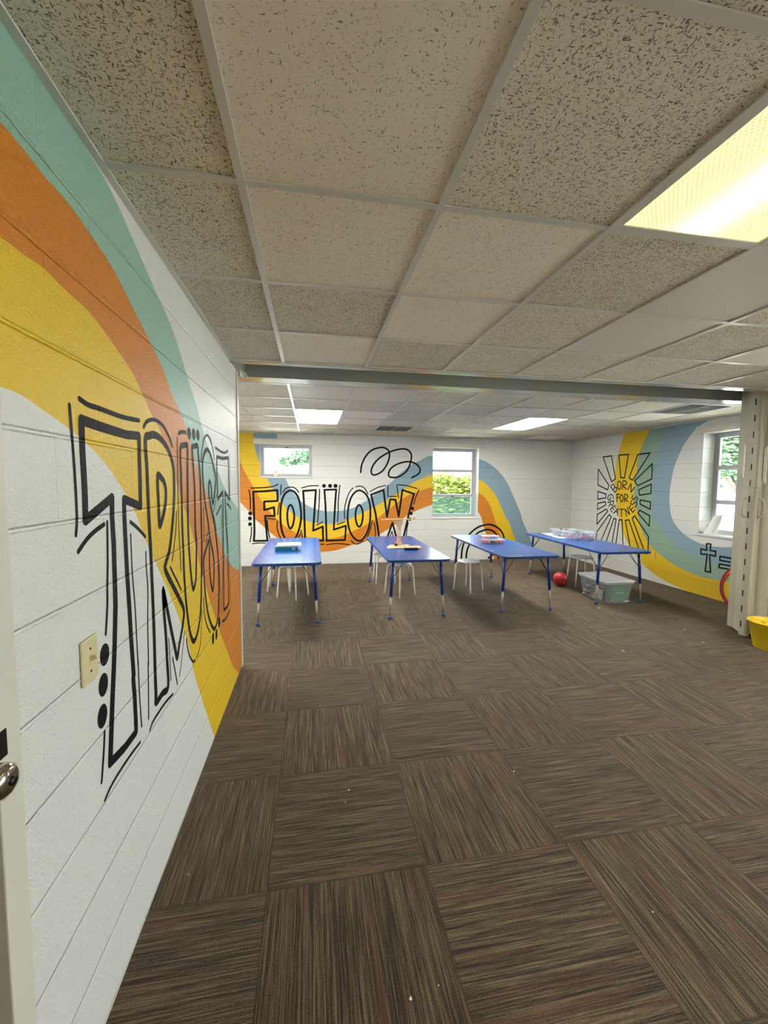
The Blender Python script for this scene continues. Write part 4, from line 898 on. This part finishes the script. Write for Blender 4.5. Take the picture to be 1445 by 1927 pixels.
book('book', 'pale thin book lying on top of the teal book', (.305, 5.155, TZ+.0552), R(3), .285, .225, .018, M['cover'])

t = thing('balance_scale', 'wooden toy balance scale standing on the second blue table', 'balance scale', (1.708, 5.235, TZ))
m = MB(); m.prism(rrect(-.125, -.035, .125, .035, .02), 0, .016); m.build('base', M['pine'], t, bevel=.003)
m = MB()
prof = [(.052, .016), (.050, .03), (.036, .055), (.024, .085), (.021, .12), (.021, .23), (.026, .262), (.040, .285), (.050, .31), (.054, .352)]
for d0 in (-.008,):
    L_ = [(-x, z) for x, z in prof]+[(x, z) for x, z in reversed(prof)]
    slot = [(-.006, .11), (-.006, .215), (.006, .215), (.006, .11)]
    n = len(L_)
    # front and back outlines with a slot cut between them
    for sgn in (-1, 1):
        half = [(sgn*x, z) for x, z in prof]+[(0, .352), (0, .225), (sgn*.0065, .22), (sgn*.0065, .105), (0, .10), (0, .016)]
        k = len(half); vs = [(x, -.008, z) for x, z in half]+[(x, .008, z) for x, z in half]
        m.faces(vs, [tuple(range(k)), tuple(range(k, 2*k))]+[(a, (a+1) % k, k+(a+1) % k, k+a) for a in range(k)])
m.build('column', M['pine'], t)
m = MB(); m.box((-.230, -.02, .352), (.230, .02, .364)); m.build('beam', M['pine'], t, bevel=.002)
for sx in (-1, 1):
    m = MB(); m.lathe([(.008, 0), (.010, .006), (.008, .013), (.0001, .015)], 12, 0, (sx*.205, 0, .364)); m.build('peg', M['darkp'], t)
t = thing('board', 'flat pale wooden board in front of the balance scale', 'board', (1.748, 5.10, TZ), R(-3))
m = MB(); m.prism(rrect(-.215, -.075, .215, .075, .02), 0, .014); m.build('plank', M['pine'], t, bevel=.002)
rnd = random.Random(3)
for k in range(9):
    m = MB(); x = -.18+k*.045; y = rnd.uniform(-.03, .035); s = .011
    m.box((-s, -s, 0), (s, s, .010)); o = m.build('counting_block', [M['page'], M['cover'], M['pine']][k % 3], bevel=.001)
    o.location = (1.748+x, 5.10+y-x*.05, TZ+.0142); o.rotation_euler = (0, 0, rnd.uniform(0, 1.5))
    tag(o, 'tiny pale block among several lying on the flat wooden board', 'block', 'small pale blocks on the wooden board')
m = MB(); m.box((-.017, -.017, 0), (.017, .017, .034)); o = m.build('cube_weight', M['darkp'], bevel=.003); o.location = (1.655, 5.165, TZ+.0142); tag(o, 'small black cube at the foot of the balance scale', 'cube')
m = MB(); m.box((-.085, -.03, 0), (.085, .03, .026)); o = m.build('eraser', M['darkp'], bevel=.005); o.location = (1.80, 4.93, TZ); o.rotation_euler = (0, 0, R(-4)); tag(o, 'black rectangular block at the right front of the wooden board', 'eraser')
m = MB(); m.box((-.03, -.015, 0), (.03, .015, .012)); o = m.build('small_card', M['greyp'], bevel=.002); o.location = (1.845, 5.29, TZ); tag(o, 'small grey card behind the wooden board', 'card')

# marker boxes
def marker_box(label, loc, rz, sx, sy, h, cols):
    t = thing('marker_box', label, 'box', loc, rz, 'clear marker boxes')
    m = MB(); m.prism(rrect(-sx/2, -sy/2, sx/2, sy/2, .02), .0, h-.008); m.build('box_body', M['tub'], t, bevel=.003)
    m = MB(); m.prism(rrect(-sx/2-.004, -sy/2-.004, sx/2+.004, sy/2+.004, .022), h-.008, h); m.build('box_lid', M['tubrim'], t, bevel=.002)
    n = len(cols)
    for k, c in enumerate(cols):
        m = MB(); x = -sx/2+.022+(sx-.044)*k/(n-1)
        m.tube([(x, -sy/2+.015, .018), (x, sy/2-.015, .018)], .0085, 8)
        m.tube([(x, -sy/2+.02, .033), (x, sy/2-.02, .033)], .0085, 8) if h > .048 else None
        m.build('marker', c, t)
cl = [plain('marker_'+n, c, .4) for n, c in (('pink', srgb(240, 80, 120)), ('dark_green', srgb(30, 70, 60)), ('red', srgb(230, 60, 50)), ('lime', srgb(130, 170, 70)), ('orange', srgb(245, 120, 50)), ('blue', srgb(60, 90, 190)), ('rose', srgb(240, 150, 170)), ('violet', srgb(120, 80, 170)))]
marker_box('lower and wider clear box of pink and coloured markers', (3.078, 5.345, TZ), R(-3), .30, .19, .058, [cl[0], cl[0], cl[6], cl[1], cl[1], cl[2], cl[3], cl[0], cl[6], cl[0]])
marker_box('upper clear box with orange and blue pieces, stacked on another', (3.062, 5.405, TZ+.0585), R(-3), .225, .16, .042, [cl[4], cl[2], cl[4], cl[5], cl[5], cl[7], cl[6]])

# clear tubs with toy bricks, papers
def shell(mb, sx, sy, h, t0, tp, r=.03, rim=.012, mi=0):
    def ring(f, z, ins): return [(x*f, y*f, z) for x, y in rrect(-sx/2+ins, -sy/2+ins, sx/2-ins, sy/2-ins, r)]
    rs = [ring(tp, 0, 0), ring(1, h, 0), ring(1, h, -rim), ring(1, h-.008, -rim), ring(1, h-.008, 0)]
    n = len(rs[0])
    out = [ring(tp, 0, 0), ring(1, h, 0), ring(1, h, t0), ring(tp, t0, t0)]
    vs = [p for q in out for p in q]; fs = []
    for a in range(3):
        for k in range(n): fs.append((a*n+k, a*n+(k+1) % n, (a+1)*n+(k+1) % n, (a+1)*n+k))
    fs += [tuple(range(n))[::-1], tuple(range(3*n, 4*n))]
    mb.faces(vs, fs)
def rimring(mb, sx, sy, z0, z1, r, wd):
    o = rrect(-sx/2-wd, -sy/2-wd, sx/2+wd, sy/2+wd, r+wd); i = rrect(-sx/2+.001, -sy/2+.001, sx/2-.001, sy/2-.001, r); n = len(o)
    vs = [(p[0], p[1], z) for z in (z0, z1) for p in o]+[(p[0], p[1], z) for z in (z0, z1) for p in i]; fs = []
    for a in range(n):
        b = (a+1) % n
        fs += [(a, b, n+b, n+a), (2*n+a, 3*n+a, 3*n+b, 2*n+b), (n+a, n+b, 3*n+b, 3*n+a), (a, 2*n+a, 2*n+b, b)]
    mb.faces(vs, fs)
brickm = [plain('brick_'+n, c, .35) for n, c in (('grey', srgb(150, 156, 170)), ('light', srgb(205, 208, 215)), ('blue', srgb(80, 110, 170)), ('pink', srgb(236, 90, 150)), ('dark', srgb(40, 40, 46)), ('red', srgb(190, 60, 50)), ('white', srgb(232, 232, 232)))]
def brick_pile(name, mats, sx, sy, z0, z1, n, s, seed, parent):
    rnd = random.Random(seed); m = MB()
    for _ in range(n):
        x = rnd.uniform(-sx/2, sx/2); y = rnd.uniform(-sy/2, sy/2); z = rnd.uniform(z0, z1); a = s*rnd.uniform(.6, 1.4)
        mt = Matrix.Translation((x, y, z)) @ Matrix.Rotation(rnd.uniform(0, 3), 4, 'Z') @ Matrix.Rotation(rnd.uniform(-.6, .6), 4, 'X')
        m.box((-a, -a*.5, -a*.4), (a, a*.5, a*.4), rnd.randrange(len(mats)), mt)
    o = m.build(name, mats, parent, fixn=False); return o
def tub(label, loc, rz, sx, sy, h, mats, seed, dark):
    t = thing('storage_tub', label, 'tub', loc, rz, 'open clear tubs of toy bricks')
    m = MB(); shell(m, sx, sy, h, .003, .88); m.build('tub_body', M['tub'], t)
    m = MB(); rimring(m, sx, sy, h-.010, h, .03, .012); m.build('tub_rim', M['tubrim'], t)
    o = brick_pile('toy_bricks', mats, sx*.80, sy*.78, .014, h*.62, 330, .013, seed, None); o.location = loc; o.rotation_euler = (0, 0, rz)
    tag(o, dark, 'toy bricks', None, 'stuff')
tub('near open clear tub of toy bricks on the rightmost table', (4.575, 5.560, TZ), R(-3), .375, .30, .118, [brickm[0], brickm[1], brickm[2], brickm[6], brickm[3]], 1, 'grey, blue and pink toy bricks in the near clear tub')
tub('far open clear tub of toy bricks, behind another on the rightmost table', (4.560, 5.905, TZ), R(-3), .34, .28, .115, [brickm[0], brickm[4], brickm[1], brickm[0]], 2, 'grey and black toy bricks in the far clear tub')
for k, (x, y, z, a) in enumerate(((4.60, 5.60, .105, .3), (4.64, 5.56, .10, 1.2), (4.52, 5.93, .13, .8), (4.55, 5.86, .125, 2.0), (4.57, 5.60, .112, 2.2))):
    m = MB(); m.box((-.028, -.011, -.009), (.028, .011, .009))
    for q in (-.018, 0, .018): m.lathe([(.005, .009), (.005, .013), (.0001, .0131)], 8, 0, (q, 0, 0))
    o = m.build('toy_brick', brickm[4] if k != 3 else brickm[5]); o.location = (x, y, TZ+z-.02); o.rotation_euler = (.3, .2, a)
    tag(o, ['black studded toy brick poking out of the near clear tub', 'black studded toy brick poking out of the near clear tub', 'black studded toy brick poking out of the far clear tub', 'red studded toy brick poking out of the far clear tub', 'black studded toy brick poking out of the near clear tub'][k], 'toy brick', 'toy bricks poking out of the tubs')
for k, (x, y, a, l) in enumerate(((4.475, 5.78, -.05, 'white sheet of paper under the tubs, nearest the front'), (4.50, 6.03, -.02, 'white sheet of paper behind the far tub'), (4.53, 6.20, .03, 'white sheet of paper at the back of the rightmost table'))):
    m = MB(); m.box((-.14, -.108, 0), (.14, .108, .0012)); o = m.build('paper_sheet', M['paper']); o.location = (x, y, TZ+.0003+.0013*k); o.rotation_euler = (0, 0, a); tag(o, l, 'paper', 'sheets on the rightmost table')

# lidded storage bin on the floor
BX, BY = 4.425, 4.775
t = thing('storage_bin', 'large clear lidded storage bin on the floor under the rightmost table', 'storage bin', (BX, BY, 0), R(-2))
m = MB(); shell(m, .40, .555, .285, .004, .86, .04); m.build('bin_body', M['tub'], t)
m = MB(); rimring(m, .40, .555, .262, .285, .04, .012); m.build('bin_rim', M['tubrim'], t)
m = MB(); m.prism(rrect(-.222, -.300, .222, .300, .05), .285, .298); m.prism(rrect(-.19, -.268, .19, .268, .04), .298, .306); m.build('bin_lid', M['lid'], t, bevel=.003)
m = MB(); m.box((.10, -.2430, .022), (.165, -.2415, .036)); m.build('bin_label', M['paper'], t)
o = thing('green_box', 'green cardboard box inside the large storage bin', 'box', (BX+.055, BY-.135, .012), R(-2))
m = MB(); m.box((-.115, -.07, 0), (.105, .07, .235)); bb = m.build('box_body', M['green'], o, bevel=.003)
m = MB(); m.box((-.05, -.0715, .11), (.055, -.070, .124)); m.build('white_strip', M['paper'], bb)
o = brick_pile('toy_bricks', [brickm[0], brickm[5], brickm[1], brickm[4], brickm[6], brickm[5]], .28, .22, .02, .15, 260, .018, 7, None); o.location = (BX-.02, BY+.10, 0); tag(o, 'red and grey toy bricks heaped in the back of the large storage bin', 'toy bricks', None, 'stuff')
o = brick_pile('toy_bricks', [brickm[0], brickm[5], brickm[1], brickm[3]], .28, .03, .012, .028, 60, .011, 8, None); o.location = (BX, BY-.222, .004); tag(o, 'thin layer of small bricks along the front bottom of the large storage bin', 'toy bricks', None, 'stuff')
m = MB(); m.box((-.002, -.07, 0), (.002, .07, .13), m=Matrix.Rotation(.25, 4, 'X')); o = m.build('booklet', M['page']); o.location = (BX-.158, BY-.07, .04); tag(o, 'pale booklet leaning inside the left side of the large storage bin', 'booklet')

# ball
m = MB(); m.sphere((0, 0, 0), .107, 40); bl = m.build('playground_ball', M['red']); bl.location = (4.237, 5.475, .107); tag(bl, 'red rubber ball on the carpet beside the rightmost table', 'ball')
m = MB(); m.lathe([(.010, 0), (.009, .0015), (.0001, .0018)], 14, 0, (0, 0, 0), Matrix.Translation(Vector((-.10, -.9, -.22)).normalized()*.1068) @ Vector((-.10, -.9, -.22)).to_track_quat('Z', 'Y').to_matrix().to_4x4()); m.build('valve', M['cover'], bl)

# ------------------------------------------------------------------ folding partition (stacked open at the right)
t = thing('folding_partition', 'grey-beige accordion folding partition stacked at the right, between the rooms', 'folding partition', (0, 0, 0))
m = MB()
near = []; far = []
x = 4.945; k = 0
pts = [(4.945, 3.575), (4.933, 3.50), (4.888, 3.43), (4.848, 3.37), (4.834, 3.335)]
pl = []
while x < XR-.02:
    for q in range(12):
        u = q/12; pl.append((x+u*.155, 3.325-.045*math.sin(u*PI)**.6))
    x += .155
pl = [p for p in pl if p[0] < XR-.008]
bk = [(p[0], 3.53+.04*math.sin((p[0]-4.9)/.155*PI)**2) for p in reversed(pl)]
poly = pts+[(4.84, 3.315), (4.885, 3.330), (4.92, 3.322)]+pl+bk
m.prism(poly, .030, 2.58, smooth=False); o = m.build('accordion_cover', M['vinyl'], t)
m = MB()
m.prism([(4.826, 3.362), (4.826, 3.305), (4.836, 3.29), (4.856, 3.286), (4.868, 3.292), (4.874, 3.33)], .018, 2.56); po = m.build('lead_post', M['postm'], t, bevel=.003)
m = MB()
for k in range(15):
    z = .10+k*.157; m.box((4.8245, 3.336, z), (4.8262, 3.348, z+.062)); 
m.build('post_slots', M['slot'], po)
m = MB(); m.prism([(4.820, 3.335), (4.822, 3.296), (4.832, 3.282), (4.860, 3.278), (4.878, 3.286), (4.882, 3.31)], 1.50, 2.05, cap=True); m.build('latch_cover', M['postm'], po, bevel=.004)
for (x, y, sgn) in ((4.836, 3.385, -1), (4.880, 3.300, 1)):
    m = MB()
    a = Vector((x, y, 1.30)); dx = Vector((-.012, .01, 0)) if sgn < 0 else Vector((.03, -.004, 0)); ou = Vector((-.035, -.02, 0)) if sgn < 0 else Vector((.0, -.03, 0))
    loop = [a+Vector((0, 0, -.09)), a+dx*.7+ou*.5+Vector((0, 0, -.088)), a+dx+ou+Vector((0, 0, -.055)), a+dx+ou+Vector((0, 0, .055)), a+dx*.7+ou*.5+Vector((0, 0, .09)), a+Vector((0, 0, .095))]
    m.tube([tuple(v) for v in loop], .009, 10); m.build('handle', M['handle'], t)
m = MB(); m.box((-.009, -.009, 1.60), (.009, .003, 1.93), m=Matrix.Translation((4.834, 3.415, 0)) @ Matrix.Rotation(-1.3, 4, 'Z')); m.build('bright_bar', M['brightbar'], t, bevel=.002)
m = MB(); m.box((4.898, 3.268, 1.54), (4.912, 3.282, 1.90)); m.box((4.888, 3.276, 1.56), (4.898, 3.300, 1.88)); m.build('bright_bar', M['brightbar'], t, bevel=.002)

# bucket
t = thing('bucket', 'yellow plastic bucket standing in front of the folding partition', 'bucket', (4.795, 3.055, 0))
m = MB(); m.lathe([(.0001, 0), (.108, 0), (.112, .006), (.158, .243), (.167, .245), (.168, .252), (.158, .253), (.153, .248), (.108, .010), (.0001, .009)], 40); m.build('bucket_body', M['bucketY'], t)
rnd = random.Random(5); m = MB()
for k in range(70):
    a = rnd.uniform(0, 6.28); r_ = .125*math.sqrt(rnd.random()); m.sphere((r_*math.cos(a), r_*math.sin(a), .205+rnd.uniform(-.01, .018)), .02, 10)
o = m.build('yellow_balls', M['pomY'], fixn=False); o.location = t.location; tag(o, 'bright yellow soft pieces filling the yellow bucket', 'soft fill', None, 'stuff')

# hoops standing behind the partition
def hoop(label, c, Rr, rz, tilt, mat, stripe=None):
    m = MB(); N = 64
    m.tube([(Rr*math.cos(2*PI*k/N), 0, Rr*math.sin(2*PI*k/N)) for k in range(N)], .0125, 10, closed=True)
    o = m.build('hula_hoop', mat); o.rotation_euler = (tilt, 0, rz); o.location = c; tag(o, label, 'hula hoop', 'hula hoops behind the partition')
    if stripe:
        m = MB(); m.tube([((Rr+.009)*math.cos(2*PI*k/N), -.007, (Rr+.009)*math.sin(2*PI*k/N)) for k in range(N)], .0065, 8, closed=True); m.build('tape_stripe', stripe, o)
hoop('pink hula hoop standing behind the partition, outermost of the hoops', (5.614, 3.83, .324), .311, R(-38), R(-4), M['pink'], M['magenta'])
hoop('orange hula hoop between the pink and the yellow hoops', (5.650, 3.875, .296), .284, R(-45), R(-4), M['orangep'])
hoop('yellow hula hoop, innermost of the hoops behind the partition', (5.690, 3.925, .276), .264, R(-52), R(-4), M['yellowp'])

# small wall things
t = thing('light_switch', 'ivory light switch on the white block wall beside the black dots of TRUST', 'light switch', (0, 1.158, 1.055))
m = MB(); m.box((.002, -.0385, -.059), (.0085, .0385, .059)); m.build('cover_plate', M['ivory'], t, bevel=.0035)
m = MB(); m.box((.0085, -.006, -.013), (.0095, .006, .013)); sl = m.build('toggle_slot', M['ivory'], t)
m = MB(); m.box((.007, -.0045, -.006), (.026, .0045, .004), m=Matrix.Rotation(R(-22), 4, 'Y')); m.build('toggle', M['ivory'], t, bevel=.001)
for z in (-.030, .030):
    m = MB(); m.lathe([(.0035, 0), (.003, .0012), (.0001, .0014)], 12, 0, (.0085, 0, z), Matrix.Rotation(PI/2, 4, 'Y')); m.build('screw', M['darkmet'], t)
t = thing('outlet', 'painted-over electrical outlet low on the right wall beside the last table', 'outlet', (XR, 5.54, .415))
m = MB(); m.box((-.012, -.036, -.058), (0, .036, .058)); m.build('cover_plate', M['yellowp'], t, bevel=.003)
for z in (-.02, .02):
    m = MB(); m.lathe([(.014, 0), (.014, .002), (.0001, .0022)], 16, 0, (-.012, 0, z), Matrix.Rotation(-PI/2, 4, 'Y')); m.build('socket', M['ivory'], t)

# on the sills
t = thing('bunny_figurine', 'small peach bunny figurine on the sill of the small high window', 'figurine', (-.065, YB+.035, 1.6245))
m = MB(); m.sphere((0, 0, .035), .034, 18); m.sphere((0, -.006, .083), .026, 18); m.sphere((.034, 0, .03), .012, 10); m.sphere((-.018, -.022, .012), .014, 10); m.sphere((.018, -.022, .012), .014, 10); m.build('body', M['bunny'], t, fixn=False)
for sx in (-1, 1):
    m = MB(); m.lathe([(.004, 0), (.009, .015), (.009, .03), (.0001, .045)], 12, 0, (sx*.012, 0, .10), Matrix.Rotation(sx*.25, 4, 'Y')); m.build('ear', M['bunny'], t)
t = thing('paper_bag', 'crumpled white bag slumped on the sill of the right window', 'bag', (XR+.07, 4.715, .8545), 0)
m = MB(); n = 18; rg = []
rnd = random.Random(11)
for i, (z, sx_, sy_, ox, oy) in enumerate(((0, .050, .085, 0, 0), (.05, .050, .080, .01, -.012), (.11, .046, .070, .022, -.032), (.17, .042, .062, .034, -.052), (.23, .036, .056, .045, -.070), (.265, .020, .040, .050, -.078))):
    for k in range(n):
        a = 2*PI*k/n; w_ = 1+.10*math.sin(5*a+i)+rnd.uniform(-.05, .05)
        rg.append((ox+sx_*math.cos(a)*w_, oy+sy_*math.sin(a)*w_, z))
m.faces(rg, [(i*n+k, i*n+(k+1) % n, (i+1)*n+(k+1) % n, (i+1)*n+k) for i in range(5) for k in range(n)]+[tuple(range(n))[::-1], tuple(range(5*n, 6*n))]); m.build('bag_body', M['paper'], t)
m = MB(); m.faces([(-.03, .04, .002), (.03, .09, .002), (.01, .03, .15), (-.02, .02, .14), (-.034, .042, .004), (.026, .094, .004), (.006, .034, .152), (-.024, .024, .142)], [(0, 1, 2, 3), (4, 5, 6, 7), (0, 1, 5, 4), (1, 2, 6, 5), (2, 3, 7, 6), (3, 0, 4, 7)]); m.build('bag_flap', M['paper'], t)

# paper scraps on the carpet
SC = [(.752, 1.926, .004), (.730, 1.851, .003), (.860, 1.072, .005), (3.385, 3.21, .012), (4.065, 4.415, .014), (4.445, 3.593, .008), (4.307, 3.265, .007), (1.884, 2.734, .004), (1.627, 1.912, .004), (.951, 1.089, .002), (.101, 1.591, .002), (1.769, 1.165, .003)]
SL = ['tiny white scrap on the carpet left of the centre, farther of a close pair', 'tiny white scrap on the carpet left of the centre, nearer of a close pair', 'white crumb on the carpet at the bottom edge of the view', 'white paper sliver on the open carpet in front of the folding partition', 'white paper sliver on the carpet in front of the storage bin', 'white crumb on the carpet just left of the partition foot, farther one', 'white crumb on the carpet left of the yellow bucket', 'tiny white crumb on the carpet in front of the table with marker boxes', 'tiny white crumb in the middle of the carpet', 'tiny crumb beside the crumb at the bottom edge', 'tiny crumb on the carpet close to the mural wall', 'tiny crumb on the carpet at the lower right']
for k, ((x, y, s), l) in enumerate(zip(SC, SL)):
    rnd = random.Random(k); m = MB(); n = 6
    pts = [(s*(1.6 if s > .006 else 1)*math.cos(2*PI*i/n)*rnd.uniform(.6, 1.2), s*(.5 if s > .006 else 1)*math.sin(2*PI*i/n)*rnd.uniform(.6, 1.2)) for i in range(n)]
    m.prism(pts, 0, .0022); o = m.build('paper_scrap', M['paper']); o.location = (x, y, .0005); o.rotation_euler = (0, 0, rnd.uniform(0, 3)); tag(o, l, 'scrap', 'white scraps on the carpet')
